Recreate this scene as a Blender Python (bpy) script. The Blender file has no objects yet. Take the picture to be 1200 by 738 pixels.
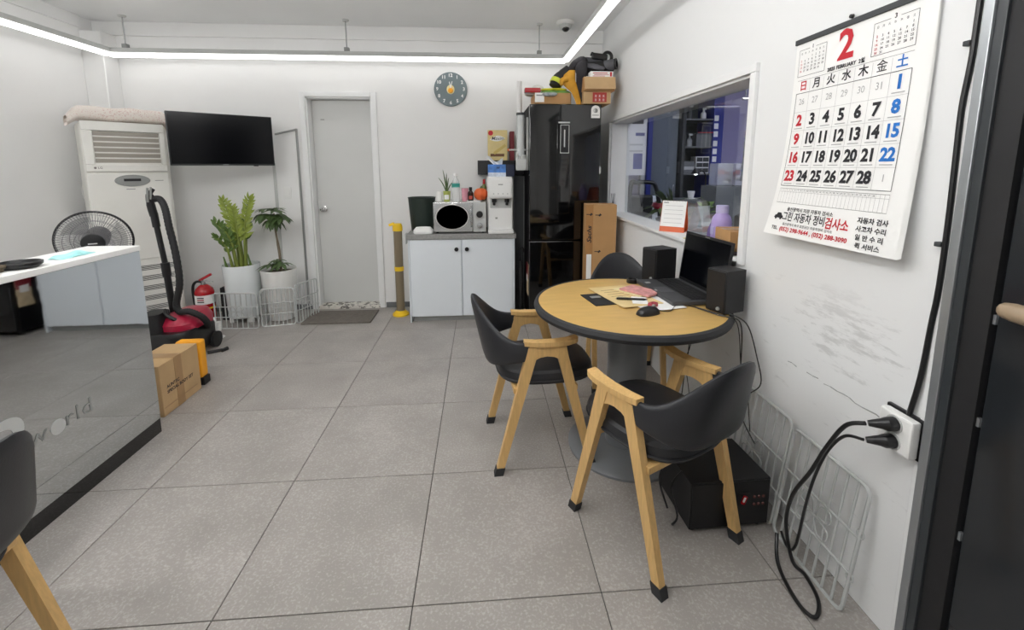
import bpy, bmesh, math, random
from mathutils import Vector, Matrix, Euler
R = math.radians
random.seed(7)
scene = bpy.context.scene
COL = scene.collection
# ------------------------------------------------------------------ camera
F, CY, YAW, PITCH, ROLL, H = 513.62, 271.79, 0.0719, 0.1460, -0.0029, 1.354
cd = bpy.data.cameras.new('camera'); cam = bpy.data.objects.new('camera', cd); COL.objects.link(cam)
cd.sensor_width = 36; cd.lens = F / 1200 * 36; cd.shift_y = (CY - 369) / 1200; cd.clip_start = .02
_f = Vector((math.sin(YAW) * math.cos(PITCH), math.cos(YAW) * math.cos(PITCH), -math.sin(PITCH)))
_r = Vector((math.cos(YAW), -math.sin(YAW), 0)); _u = _r.cross(_f)
_r2 = _r * math.cos(ROLL) + _u * math.sin(ROLL); _u2 = _u * math.cos(ROLL) - _r * math.sin(ROLL)
cam.matrix_world = Matrix(((_r2.x, _u2.x, -_f.x, 0), (_r2.y, _u2.y, -_f.y, 0), (_r2.z, _u2.z, -_f.z, H), (0, 0, 0, 1)))
scene.camera = cam
# ------------------------------------------------------------------ world, exposure
w = bpy.data.worlds.new('world'); scene.world = w; w.use_nodes = True
w.node_tree.nodes['Background'].inputs[0].default_value = (.8, .87, 1, 1)
w.node_tree.nodes['Background'].inputs[1].default_value = .3
vs = scene.view_settings
vs.view_transform = 'Standard'; vs.look = 'None'; vs.gamma = 1; vs.use_curve_mapping = False
vs.exposure = 0.36
LED_POWER = 3.2; FILL_POWER = 31.0
scene.cycles.max_bounces = 10; scene.cycles.diffuse_bounces = 6
# ------------------------------------------------------------------ materials
def lin(h):
    h = h.lstrip('#'); c = [int(h[i:i + 2], 16) / 255 for i in (0, 2, 4)]
    return tuple(x / 12.92 if x <= .04045 else ((x + .055) / 1.055) ** 2.4 for x in c) + (1,)
MATS = {}
def mat(name, col, rough=.5, metal=0., var=0., vs_=8., bump=0., bs=60., spec=.5, coat=0., trans=0., alpha=1., stretch=None, dist=.002):
    if name in MATS: return MATS[name]
    m = bpy.data.materials.new(name); m.use_nodes = True; MATS[name] = m
    nt = m.node_tree; b = nt.nodes['Principled BSDF']; L = nt.links.new
    c = lin(col)
    b.inputs['Base Color'].default_value = c; b.inputs['Roughness'].default_value = rough
    b.inputs['Metallic'].default_value = metal; b.inputs['Specular IOR Level'].default_value = spec
    b.inputs['Coat Weight'].default_value = coat; b.inputs['Transmission Weight'].default_value = trans
    b.inputs['Alpha'].default_value = alpha
    tc = nt.nodes.new('ShaderNodeTexCoord'); src = tc.outputs['Object']
    if stretch:
        mp = nt.nodes.new('ShaderNodeMapping'); mp.inputs['Scale'].default_value = stretch; L(src, mp.inputs[0]); src = mp.outputs[0]
    if var:
        n = nt.nodes.new('ShaderNodeTexNoise'); n.inputs['Scale'].default_value = vs_; n.inputs['Detail'].default_value = 5; L(src, n.inputs['Vector'])
        r = nt.nodes.new('ShaderNodeMapRange'); r.inputs[1].default_value = .3; r.inputs[2].default_value = .7
        r.inputs[3].default_value = 1 - var; r.inputs[4].default_value = 1 + var; L(n.outputs[0], r.inputs[0])
        x = nt.nodes.new('ShaderNodeMix'); x.data_type = 'RGBA'; x.blend_type = 'MULTIPLY'; x.inputs[0].default_value = 1
        x.inputs[6].default_value = c; L(r.outputs[0], x.inputs[7]); L(x.outputs[2], b.inputs['Base Color'])
    if bump:
        n = nt.nodes.new('ShaderNodeTexNoise'); n.inputs['Scale'].default_value = bs; n.inputs['Detail'].default_value = 4; L(src, n.inputs['Vector'])
        bp = nt.nodes.new('ShaderNodeBump'); bp.inputs['Strength'].default_value = bump; bp.inputs['Distance'].default_value = dist
        L(n.outputs[0], bp.inputs['Height']); L(bp.outputs[0], b.inputs['Normal'])
    return m
def emat(name, col, s):
    m = bpy.data.materials.new(name); m.use_nodes = True; MATS[name] = m
    b = m.node_tree.nodes['Principled BSDF']; b.inputs['Base Color'].default_value = lin(col)
    b.inputs['Emission Color'].default_value = lin(col); b.inputs['Emission Strength'].default_value = s
    return m
def speckle(name, base, spots, scale, thr, rough=.6, amount=1., patch=.1, rnd=True, fade=.05):
    m = mat(name, base, rough); nt = m.node_tree; b = nt.nodes['Principled BSDF']; L = nt.links.new
    tc = nt.nodes.new('ShaderNodeTexCoord'); src = tc.outputs['Object']; val = None
    if rnd:
        oi = nt.nodes.new('ShaderNodeObjectInfo'); vm = nt.nodes.new('ShaderNodeVectorMath'); vm.operation = 'ADD'
        ml = nt.nodes.new('ShaderNodeMath'); ml.operation = 'MULTIPLY'; ml.inputs[1].default_value = 57; L(oi.outputs['Random'], ml.inputs[0])
        L(src, vm.inputs[0]); L(ml.outputs[0], vm.inputs[1]); src = vm.outputs[0]
    big = nt.nodes.new('ShaderNodeTexNoise'); big.inputs['Scale'].default_value = 4; big.inputs['Detail'].default_value = 6; L(src, big.inputs['Vector'])
    r = nt.nodes.new('ShaderNodeMapRange'); r.inputs[1].default_value = .3; r.inputs[2].default_value = .7; r.inputs[3].default_value = 1 - patch; r.inputs[4].default_value = 1 + patch; L(big.outputs[0], r.inputs[0])
    x = nt.nodes.new('ShaderNodeMix'); x.data_type = 'RGBA'; x.blend_type = 'MULTIPLY'; x.inputs[0].default_value = 1; x.inputs[6].default_value = lin(base); L(r.outputs[0], x.inputs[7])
    n = nt.nodes.new('ShaderNodeTexNoise'); n.inputs['Scale'].default_value = scale; n.inputs['Detail'].default_value = 3; n.inputs['Roughness'].default_value = .6; L(src, n.inputs['Vector'])
    ad = nt.nodes.new('ShaderNodeMath'); ad.operation = 'MULTIPLY_ADD'; L(big.outputs[0], ad.inputs[0]); ad.inputs[1].default_value = .25; L(n.outputs[0], ad.inputs[2])
    r2 = nt.nodes.new('ShaderNodeMapRange'); r2.inputs[1].default_value = thr; r2.inputs[2].default_value = thr + fade; r2.inputs[3].default_value = 0; r2.inputs[4].default_value = amount; L(ad.outputs[0], r2.inputs[0])
    y = nt.nodes.new('ShaderNodeMix'); y.data_type = 'RGBA'; L(r2.outputs[0], y.inputs[0]); L(x.outputs[2], y.inputs[6]); y.inputs[7].default_value = lin(spots)
    L(y.outputs[2], b.inputs['Base Color'])
    bp = nt.nodes.new('ShaderNodeBump'); bp.inputs['Strength'].default_value = .15; bp.inputs['Distance'].default_value = .001; L(n.outputs[0], bp.inputs['Height']); L(bp.outputs[0], b.inputs['Normal'])
    return m
WHITE = mat('wall_paint', '#e9e9e8', .7, var=.02, vs_=2, bump=.1, bs=90)
CEIL = mat('ceiling_paint', '#eeefef', .8, var=.02, vs_=2)
TRIMW = mat('trim_white', '#e8e9e9', .45, var=.02)
DOORG = mat('door_grey', '#cfd0ce', .5, var=.02, vs_=3)
DARKD = mat('dark_door', '#25282b', .12, var=.05)
DARKF = mat('dark_frame', '#34383b', .35)
ALU = mat('aluminium', '#a9adb0', .35, .7)
STEEL = mat('steel', '#c3c5c6', .25, .9)
CHROME = mat('chrome', '#d5d5d5', .12, 1)
BLACK = mat('black_plastic', '#151517', .35)
BLACKM = mat('black_matte', '#1b1b1d', .6, var=.1, vs_=30)
GLOSSB = mat('black_gloss', '#060607', .06, coat=.6)
RUBBER = mat('rubber', '#2a2b2d', .7)
WOOD = mat('beech', '#cfa96e', .42, var=.1, vs_=14, stretch=(8, 8, 1), bump=.05)
WOODT = mat('table_wood', '#c8a463', .35, var=.07, vs_=7, stretch=(1, 5, 1))
LEATH = mat('leather', '#25262a', .42, var=.08, vs_=10, bump=.15, bs=220)
WPLAST = mat('white_plastic', '#e9e9e7', .35)
IVORY = mat('ivory_plastic', '#e3e2dc', .4, var=.02)
GREYP = mat('grey_plastic', '#8f918f', .45)
LGREY = mat('light_grey', '#bfc1bf', .45)
CARD = mat('cardboard', '#b98f5f', .8, var=.06, vs_=9, bump=.1)
CARD2 = mat('cardboard_pale', '#c2a277', .8, var=.06, vs_=9, bump=.1)
TAPE = mat('brown_tape', '#a8855a', .35)
PAPER = mat('paper', '#f1f1ef', .65)
PAPERB = mat('envelope', '#d9c08a', .7, var=.07, vs_=12)
INK = mat('ink_black', '#26262a', .7)
INKG = mat('ink_grey', '#b4b4b4', .7)
INKR = mat('ink_red', '#c0212f', .7)
INKB = mat('ink_blue', '#1f6fc0', .7)
RED = mat('red_gloss', '#b01520', .25, coat=.3)
REDP = mat('red_plastic', '#a81c3c', .3, coat=.3)
YEL = mat('yellow', '#efc51d', .45)
AMBER = mat('amber', '#f2a61c', .5, var=.05)
ORANGE = mat('orange', '#d9612a', .45)
BLUE = mat('blue_paint', '#2a358a', .5, var=.05)
LAV = mat('lavender', '#b7b1d6', .6)
PURP = mat('purple_plastic', '#ab98cf', .35)
GREEN1 = mat('leaf_bright', '#88983a', .4, var=.15, vs_=30)
GREEN2 = mat('leaf_mid', '#55702f', .4, var=.2, vs_=30)
GREEN3 = mat('leaf_dark', '#4c6238', .45, var=.2, vs_=30)
STEM = mat('stem_green', '#7d8a3c', .5)
TRUNK = mat('trunk', '#6d6250', .8, var=.2, vs_=40)
SOIL = mat('soil', '#4a3f33', .9, var=.3, vs_=60, bump=.6)
GLAZE = mat('pot_glaze', '#dfe4e5', .2, coat=.3)
CERAM = mat('pot_white', '#e2e2df', .4)
WIRE = mat('wire_grey', '#bcbfbe', .4, .1)
GLASS = mat('window_glass', '#f4f8f8', .0, trans=1., spec=.5); GLASS.node_tree.nodes['Principled BSDF'].inputs['IOR'].default_value = 1.45
CLEAR = mat('clear_plastic', '#eef2f2', .08, alpha=.35)
TAN = mat('tan_handle', '#a08c74', .4)
GBLUE = mat('locker_grey', '#6d7680', .5, var=.03)
DGREY = mat('dark_grey', '#3d4042', .6, var=.08)
MGREY = mat('mid_grey', '#6c6f70', .55, var=.05)
TEAL = mat('teal_wrap', '#9fdcdc', .4, var=.15, vs_=25)
DGREEN = mat('dark_green', '#1d2b25', .5)
NAVY = mat('navy', '#1b2340', .5)
SKYB = mat('tissue_blue', '#4a7fc9', .5, var=.35, vs_=18)
CREAM = mat('cream_box', '#dcc98c', .5, var=.08, vs_=10)
WRED = mat('wine_red', '#7d1c28', .5)
PINK = mat('pink', '#d99aa8', .5)
PINKP = mat('pink_print', '#c98f8c', .7, var=.25, vs_=40)
MATG = mat('mat_grey', '#6b655e', .95, var=.15, vs_=40, bump=.6, bs=150)
COUNTT = mat('stone_top', '#8d8d8b', .4, var=.12, vs_=60)
CABW = mat('cabinet_white', '#dfe5ea', .35)
MIRR = mat('mirror_panel', '#d6d9db', .03, 1., bump=.12, bs=2.6, dist=.004)
BLANK = speckle('blanket_pile', '#e4dcd4', '#c9a19b', 110, .70, .95, .7, .05, False)
TILE = speckle('granite_tile', '#99948f', '#bdb9b5', 120, .62, .40, .6, .09, fade=.2)
GROUT = mat('grout', '#4b4946', .9)
THRESH = speckle('worn_paint', '#d9d6ce', '#5d5a54', 26, .64, .8, .9, .1, False)
SCUFF = None
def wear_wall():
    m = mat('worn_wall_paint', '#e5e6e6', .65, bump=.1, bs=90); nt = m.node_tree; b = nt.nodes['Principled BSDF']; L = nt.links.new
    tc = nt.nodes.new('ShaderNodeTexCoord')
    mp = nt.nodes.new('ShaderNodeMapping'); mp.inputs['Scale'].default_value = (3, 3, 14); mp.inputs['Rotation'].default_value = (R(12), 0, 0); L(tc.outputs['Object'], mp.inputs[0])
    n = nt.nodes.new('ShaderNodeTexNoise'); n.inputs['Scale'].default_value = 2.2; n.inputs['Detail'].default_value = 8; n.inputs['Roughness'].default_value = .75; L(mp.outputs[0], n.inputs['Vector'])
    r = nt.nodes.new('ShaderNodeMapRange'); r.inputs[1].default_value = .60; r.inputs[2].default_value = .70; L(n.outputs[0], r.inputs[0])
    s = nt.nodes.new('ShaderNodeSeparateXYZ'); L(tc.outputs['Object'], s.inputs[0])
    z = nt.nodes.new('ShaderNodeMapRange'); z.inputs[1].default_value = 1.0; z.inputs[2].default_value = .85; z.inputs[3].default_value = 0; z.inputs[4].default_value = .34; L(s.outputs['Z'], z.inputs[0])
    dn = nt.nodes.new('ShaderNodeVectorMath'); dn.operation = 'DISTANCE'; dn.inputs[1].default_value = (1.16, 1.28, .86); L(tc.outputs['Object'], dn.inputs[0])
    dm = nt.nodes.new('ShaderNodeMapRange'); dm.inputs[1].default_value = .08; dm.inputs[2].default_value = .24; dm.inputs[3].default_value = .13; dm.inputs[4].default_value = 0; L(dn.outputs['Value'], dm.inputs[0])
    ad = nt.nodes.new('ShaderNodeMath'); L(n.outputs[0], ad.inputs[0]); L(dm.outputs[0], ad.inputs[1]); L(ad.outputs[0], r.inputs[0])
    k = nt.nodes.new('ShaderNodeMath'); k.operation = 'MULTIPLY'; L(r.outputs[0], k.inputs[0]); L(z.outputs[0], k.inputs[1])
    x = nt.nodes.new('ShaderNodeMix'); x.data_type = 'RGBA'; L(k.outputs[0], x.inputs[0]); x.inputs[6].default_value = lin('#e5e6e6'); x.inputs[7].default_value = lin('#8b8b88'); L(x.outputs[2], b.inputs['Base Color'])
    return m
WEAR = wear_wall()
emat('led_diffuser', '#fcfbfa', LED_POWER); emat('led_fill', '#fcfbfa', FILL_POWER)
# ------------------------------------------------------------------ mesh helpers
class MB:
    def __init__(s): s.bm = bmesh.new(); s.fl = s.bm.faces.layers.int.new('flat_face')
    def _x(s, vs, M):
        if M is not None: bmesh.ops.transform(s.bm, matrix=M, verts=vs)
        return s
    def box(s, c, d, rot=None, bev=0, seg=2, M=None):
        g = bmesh.ops.create_cube(s.bm, size=1); vs = g['verts']
        bmesh.ops.scale(s.bm, vec=d, verts=vs)
        if bev:
            es = list({e for v in vs for e in v.link_edges}); o = bmesh.ops.bevel(s.bm, geom=es, offset=bev, segments=seg, profile=.5, affect='EDGES')
            vs = list({v for f in o['faces'] for v in f.verts} | {v for v in vs if v.is_valid})
            for f in {f for v in vs for f in v.link_faces}:
                f.normal_update()
                if max(abs(q) for q in f.normal) > .999: f[s.fl] = 1
        m = Matrix.Translation(c) @ (Euler(rot).to_matrix().to_4x4() if rot else Matrix())
        bmesh.ops.transform(s.bm, matrix=(M @ m) if M is not None else m, verts=vs); return s
    def b2(s, a, b, bev=0, seg=2):
        return s.box([(p + q) / 2 for p, q in zip(a, b)], [abs(q - p) for p, q in zip(a, b)], None, bev, seg)
    def tube(s, pts, r, n=8, cap=True, closed=False, flat=1.):
        pts = [Vector(p) for p in pts]; k = len(pts); rs = r if isinstance(r, (list, tuple)) else [r] * k
        rings = []; t0 = (pts[1] - pts[0]).normalized(); up = Vector((0, 0, 1)) if abs(t0.z) < .9 else Vector((1, 0, 0)); u = t0.cross(up).normalized()
        for i in range(k):
            if closed: t = (pts[(i + 1) % k] - pts[i - 1]).normalized()
            else: t = (pts[min(i + 1, k - 1)] - pts[max(i - 1, 0)]).normalized()
            u = (u - t * u.dot(t)).normalized(); v = t.cross(u)
            rings.append([s.bm.verts.new(pts[i] + (u * math.cos(a) + v * math.sin(a) * flat) * rs[i]) for a in [2 * math.pi * j / n for j in range(n)]])
        for i in range(k if closed else k - 1):
            A, B = rings[i], rings[(i + 1) % k]
            for j in range(n): s.bm.faces.new((A[j], A[(j + 1) % n], B[(j + 1) % n], B[j]))
        if cap and not closed: s.bm.faces.new(rings[0][::-1]); s.bm.faces.new(rings[-1])
        return s
    def lathe(s, prof, n=24, M=None, sx=1, sy=1, loop=False, cap=True):
        rings = []; new = []
        for r, z in prof:
            if r < 1e-6: v = s.bm.verts.new((0, 0, z)); rings.append([v]); new.append(v)
            else:
                g = [s.bm.verts.new((r * sx * math.cos(2 * math.pi * j / n), r * sy * math.sin(2 * math.pi * j / n), z)) for j in range(n)]; rings.append(g); new += g
        for A, B in zip(rings, rings[1:] + rings[:1] if loop else rings[1:]):
            for j in range(n):
                q = [A[j % len(A)], A[(j + 1) % len(A)], B[(j + 1) % len(B)], B[j % len(B)]]
                q = list(dict.fromkeys(q))
                if len(q) > 2: s.bm.faces.new(q)
        for g, fl in ((rings[0], 1), (rings[-1], 0)):
            if len(g) > 2 and cap and not loop: s.bm.faces.new(g[::-1] if fl else g)
        return s._x(new, M)
    def prism(s, poly, d, M=None):
        n = len(poly); a = [s.bm.verts.new((x, y, 0)) for x, y in poly]; b = [s.bm.verts.new((x, y, d)) for x, y in poly]
        s.bm.faces.new(a[::-1]); s.bm.faces.new(b)
        for i in range(n): s.bm.faces.new((a[i], a[(i + 1) % n], b[(i + 1) % n], b[i]))
        return s._x(a + b, M)
    def grid(s, f, nu, nv, cu=False):
        V = [[s.bm.verts.new(f(i / nu, j / nv)) for j in range(nv + 1)] for i in range(nu if cu else nu + 1)]
        for i in range(nu):
            for j in range(nv):
                A, B = V[i], V[(i + 1) % len(V)]
                s.bm.faces.new((A[j], B[j], B[j + 1], A[j + 1]))
        return s
    def loft(s, loops, cap=True):
        rr = [[s.bm.verts.new(p) for p in l] for l in loops]; n = len(rr[0])
        for A, B in zip(rr, rr[1:]):
            for j in range(n): s.bm.faces.new((A[j], A[(j + 1) % n], B[(j + 1) % n], B[j]))
        if cap: s.bm.faces.new(rr[0][::-1]); s.bm.faces.new(rr[-1])
        return s
    def ball(s, c, r, n=16, sc=(1, 1, 1)):
        g = bmesh.ops.create_uvsphere(s.bm, u_segments=n, v_segments=max(6, n // 2), radius=r); vs = g['verts']
        bmesh.ops.scale(s.bm, vec=sc, verts=vs); bmesh.ops.translate(s.bm, vec=c, verts=vs); return s
    def text(s, body, size, pos=(0, 0), bold=0., align='CENTER', fn=None, squash=1., space=1., shear=0.):
        c = bpy.data.curves.new('t', 'FONT'); c.body = body; c.size = size; c.offset = bold; c.align_x = align; c.align_y = 'CENTER'; c.resolution_u = 2; c.space_character = space; c.shear = shear
        o = bpy.data.objects.new('t', c); COL.objects.link(o)
        me = bpy.data.meshes.new_from_object(o.evaluated_get(bpy.context.evaluated_depsgraph_get()))
        n0 = [s.bm.verts.new(fn((v.co.x * squash + pos[0], v.co.y + pos[1])) if fn else (v.co.x * squash + pos[0], v.co.y + pos[1], 0)) for v in me.vertices]
        for p in me.polygons:
            try: s.bm.faces.new([n0[i] for i in p.vertices])
            except ValueError: pass
        bpy.data.objects.remove(o); bpy.data.curves.remove(c); bpy.data.meshes.remove(me); return s
    def build(s, name, m, parent=None, label=None, cat=None, group=None, kind=None, loc=None, rot=None, flat=False, ang=.6, norm=True):
        if norm: bmesh.ops.recalc_face_normals(s.bm, faces=s.bm.faces)
        for f in s.bm.faces: f.smooth = not flat and not f[s.fl]
        if not flat:
            for e in s.bm.edges:
                if len(e.link_faces) == 2 and e.calc_face_angle(0) > ang: e.smooth = False
        me = bpy.data.meshes.new(name); s.bm.to_mesh(me); s.bm.free()
        me.materials.append(m)
        o = bpy.data.objects.new(name, me); COL.objects.link(o)
        if parent: o.parent = parent
        if loc is not None: o.location = loc
        if rot is not None: o.rotation_euler = rot
        return tag(o, label, cat, group, kind)
def tag(o, label=None, cat=None, group=None, kind=None):
    for k, v in (('label', label), ('category', cat), ('group', group), ('kind', kind)):
        if v: o[k] = v
    return o
def thing(name, label, cat, loc=(0, 0, 0), rz=0, group=None, rot=None):
    o = bpy.data.objects.new(name, None); COL.objects.link(o); o.location = loc; o.rotation_euler = rot if rot else (0, 0, rz); o.empty_display_size = .1
    return tag(o, label, cat, group)
def copy_part(o, parent, loc=None, rot=None, scale=None):
    c = o.copy(); COL.objects.link(c); c.parent = parent
    if loc is not None: c.location = loc
    if rot is not None: c.rotation_euler = rot
    if scale is not None: c.scale = scale
    return c
def copy_tree(o, parent=None):
    c = o.copy(); COL.objects.link(c); c.parent = parent
    for ch in list(o.children): copy_tree(ch, c)
    return c
def struct(mb, name, m, parent=None, **k): return mb.build(name, m, parent, kind='structure' if parent is None else None, **k)
def smooth_path(pts, n=6):
    P = [Vector(p) for p in pts]; out = []
    for i in range(len(P) - 1):
        a, b, c, d = P[max(i - 1, 0)], P[i], P[i + 1], P[min(i + 2, len(P) - 1)]
        for j in range(n):
            t = j / n
            out.append(.5 * ((2 * b) + (c - a) * t + (2 * a - 5 * b + 4 * c - d) * t * t + (3 * b - a - 3 * c + d) * t ** 3))
    return out + [P[-1]]
def rrect(w, h, r, n=4):
    pts = []
    for cx, cy, a0 in ((w / 2 - r, h / 2 - r, 0), (-w / 2 + r, h / 2 - r, 90), (-w / 2 + r, -h / 2 + r, 180), (w / 2 - r, -h / 2 + r, 270)):
        for i in range(n + 1): a = R(a0 + 90 * i / n); pts.append((cx + r * math.cos(a), cy + r * math.sin(a)))
    return pts
XL, XR, YB, YF, ZC = -3.3, 1.16, 4.24, -1.9, 2.605
# ================================================================== ROOM SHELL
fl = struct(MB().b2((XL - .1, YF - .1, -.1), (XR + .12, YB + .3, -.004)), 'floor', GROUT)
T = .5996; x0, y0 = -1.4278 - 4 * .6, .6044 - 5 * .6
cache = {}
for i in range(9):
    for j in range(14):
        a, b = max(x0 + i * .6 + .0013, XL), min(x0 + (i + 1) * .6 - .0013, XR)
        c, d = max(y0 + j * .6 + .0013, YF), min(y0 + (j + 1) * .6 - .0013, YB)
        if b - a < .02 or d - c < .02: continue
        k = (round(b - a, 3), round(d - c, 3)); loc = ((a + b) / 2, (c + d) / 2, -.005)
        if k in cache: copy_part(cache[k], fl, loc)
        else: cache[k] = MB().box((0, 0, 0), (k[0], k[1], .01), bev=.0012, seg=1).build('floor_tile', TILE, fl, loc=loc)
struct(MB().b2((XL - .1, YF - .1, ZC), (XR + .12, YB + .3, ZC + .1)), 'ceiling', CEIL)
struct(MB().b2((XL - .12, YF, 0), (XL, YB + .12, ZC)), 'wall_left', WHITE)
struct(MB().b2((XL, YF - .12, 0), (XR + .12, YF, ZC)), 'wall_front', WHITE)
DX0, DX1, DZ = -1.575, -.99, 1.995
struct(MB().b2((XL, YB, 0), (DX0, YB + .2, ZC)).b2((DX1, YB, 0), (XR, YB + .2, ZC)).b2((DX0, YB, DZ), (DX1, YB + .2, ZC)).b2((DX0 - .02, YB + .2, 0), (DX1 + .02, YB + .24, DZ + .05)), 'wall_back', WHITE)
WY0, WY1, WZ0, WZ1 = 1.85, 3.88, .955, 1.745
WX = XR + .12
struct(MB().b2((XR, .97, 0), (WX, YB + .2, WZ0 - .022)).b2((XR, .97, WZ1), (WX, YB + .2, ZC)).b2((XR, .97, WZ0 - .022), (WX, WY0, WZ1)).b2((XR, WY1, WZ0 - .022), (WX, YB + .2, WZ1)), 'wall_right', WEAR)
struct(MB().b2((XR, YF, 2.15), (WX, .97, ZC)).b2((XR, YF, 0), (WX, -.12, 2.15)), 'wall_right_front', WHITE)
# crown mouldings and the corner column
struct(MB().b2((XL, YB - .025, ZC - .115), (XR, YB, ZC), .004), 'trim_back', WHITE)
struct(MB().b2((XL, YF, ZC - .095), (XL + .025, YB - .17, ZC), .004), 'trim_left', WHITE)
struct(MB().b2((XL, YB - .16, 0), (XL + .17, YB, ZC - .115), .008), 'trim_column', WHITE)
struct(MB().b2((XL + .17, YB - .012, 0), (DX0 - .06, YB, .05)).b2((DX1 + .06, YB - .012, 0), (XR, YB, .05)), 'baseboard_back', MGREY)
sm = MB(); rs = random.Random(3); py, pz = 1.50, .622
for k in range(16):
    ny, nz = py - rs.uniform(.018, .03), .625 + rs.uniform(-.004, .004)
    if k not in (2, 3, 6): sm.tube([(XR, py, pz), (XR, ny, nz)], [rs.uniform(.0008, .0022), rs.uniform(.0008, .0022)], 5)
    py, pz = ny, nz
struct(sm, 'trim_crack', GREYP)
# door in the back wall
MBd = MB()
for a, b in (((DX0 - .05, YB - .02, 0), (DX0, YB, DZ + .045)), ((DX1, YB - .02, 0), (DX1 + .05, YB, DZ + .045)), ((DX0, YB - .02, DZ), (DX1, YB, DZ + .045))): MBd.b2(a, b, .004)
d1 = struct(MBd, 'door_1', TRIMW)
MB().b2((DX0, YB, 0), (DX0 + .012, YB + .12, DZ)).b2((DX1 - .012, YB, 0), (DX1, YB + .12, DZ)).b2((DX0, YB, DZ - .012), (DX1, YB + .12, DZ)).build('door_jamb', TRIMW, d1)
lf = MB().b2((DX0 + .013, YB + .1, .03), (DX1 - .013, YB + .14, DZ - .014), .003).build('door_leaf', DOORG, d1)
MB().b2((DX0 + .09, YB + .097, 1.80), (DX0 + .125, YB + .1, 1.808)).build('name_plate', GREYP, lf)
MB().lathe([(.0, 0), (.03, 0), (.03, .006), (.012, .012), (.012, .03), (.024, .034), (.029, .05), (.024, .064), (0, .067)], 20, Matrix.Translation((DX0 + .075, YB + .1, .965)) @ Matrix.Rotation(R(90), 4, 'X')).build('door_knob', CHROME, lf)
MB().b2((DX0, YB - .03, 0), (DX1, YB + .14, .03), .004).build('threshold', THRESH, d1)
# dark entrance door on the right wall
d2 = struct(MB().b2((XR - .012, .873, 0), (WX, .925, 2.15)).b2((XR - .012, -.12, 2.1), (WX, .925, 2.15)), 'door_2', BLACKM)
MB().b2((XR - .02, .925, 0), (XR + .02, .947, 2.17), .002).build('door_frame', DARKF, d2)
MB().b2((XR - .026, .947, 0), (XR + .01, .969, 2.19), .002).build('edge_strip', ALU, d2)
leaf = MB().b2((XR + .0, -.05, .01), (XR + .04, .868, 2.1), .002).build('door_leaf', DARKD, d2)
MB().tube(smooth_path([(XR - .04, .822, 1.048), (XR - .045, .75, 1.048), (XR - .045, .6, 1.046)], 4), [.018] + [.02] * 8, 14, flat=1.0).ball((XR - .04, .822, 1.048), .018, 14).build('handle_grip', TAN, leaf)
MB().tube([(XR - .045, .63, 1.046), (XR, .63, 1.046)], .009, 10).build('handle_post', ALU, leaf)
for z in (.45, .75, 1.0): MB().b2((XR - .006, .866, z), (XR + .002, .872, z + .022)).build('hinge', ALU, leaf)
struct(MB().b2((XR - .006, .971, 0), (XR, .996, 2.2), .002), 'trim_door', TRIMW)
# window
w1 = struct(MB().b2((XR - .018, WY0 - .04, WZ1), (XR, WY1 + .04, WZ1 + .035), .003).b2((XR - .018, WY0 - .04, WZ0 - .03), (XR, WY0, WZ1 - .0005), .003).b2((XR - .018, WY1, WZ0 - .03), (XR, WY1 + .04, WZ1 - .0005), .003), 'window_1', TRIMW)
MB().b2((XR - .03, WY0 + .0005, WZ0 - .0215), (WX + .05, WY1 - .0005, WZ0), .004).build('window_sill', TRIMW, w1)
MB().b2((XR + .001, WY0 + .0005, WZ1 - .012), (WX + .05, WY1 - .0005, WZ1 - .0005)).b2((XR + .001, WY1 - .012, WZ0 + .0005), (WX + .05, WY1 - .0005, WZ1 - .0125)).b2((XR + .001, WY0 + .0005, WZ0 + .0005), (WX + .05, WY0 + .012, WZ1 - .0125)).build('window_reveal', TRIMW, w1)
MB().b2((WX + .02, WY0 + .012, WZ0), (WX + .026, WY1 - .012, WZ1 - .012)).build('window_pane', GLASS, w1)
# cable ducts (surface trunking) on the back wall
struct(MB().tube([(-1.86, YB - .012, 1.66), (-1.665, YB - .012, 1.705)], .009, 6).tube([(-1.668, YB - .012, 1.71), (-1.668, YB - .012, .05)], .01, 6), 'trim_duct', GREYP)
struct(MB().b2((-1.905, YB - .014, .05), (-1.88, YB, 1.4), .003), 'trim_duct_tv', LGREY)
# ================================================================== LIGHTS (LED line lamps)
def led(name, label, a, b, rods, glow='led_diffuser'):
    a, b = Vector(a), Vector(b); t = thing(name, label, 'ceiling lamp', a, group='LED line lamps'); d = b - a; L = d.length; ang = math.atan2(d.y, d.x); t.rotation_euler = (0, 0, ang)
    MB().b2((0, -.03, .012), (L, .03, .05), .003).build('lamp_housing', LGREY, t)
    MB().b2((.0, -.024, -.018), (L, .024, .012), .008).build('diffuser', MATS[glow], t)
    for k in rods:
        MB().tube([(k, 0, .05), (k, 0, ZC - a.z)], .005, 8).build('suspension_rod', STEEL, t)
        MB().lathe([(0, ZC - a.z - .012), (.025, ZC - a.z - .012), (.03, ZC - a.z)], 16, Matrix.Translation((k, 0, 0))).build('ceiling_rose', LGREY, t)
        MB().b2((k - .02, -.02, .05), (k + .02, .02, .085), .004).build('clamp', GREYP, t)
ZL = 2.295
led('line_lamp', 'long white glowing LED bar hung on rods along the back wall', (-3.06, 4.06, ZL), (.775, 4.06, ZL), (.13, 1.93, 3.6))
led('line_lamp', 'white glowing LED bar running along the left wall', (-3.06, -1.5, ZL), (-3.06, 4.03, ZL), (2.0,))
led('line_lamp', 'white glowing LED bar running above the right wall window', (.775, -1.5, ZL), (.775, 4.03, ZL), (2.0,))
led('line_lamp', 'added unseen LED fill bar crossing over the middle of the room', (-2.9, .55, ZL), (.62, .55, ZL), (1.0, 2.6), 'led_fill')  # this and the next two bars: added out of view as strong room fill
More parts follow.
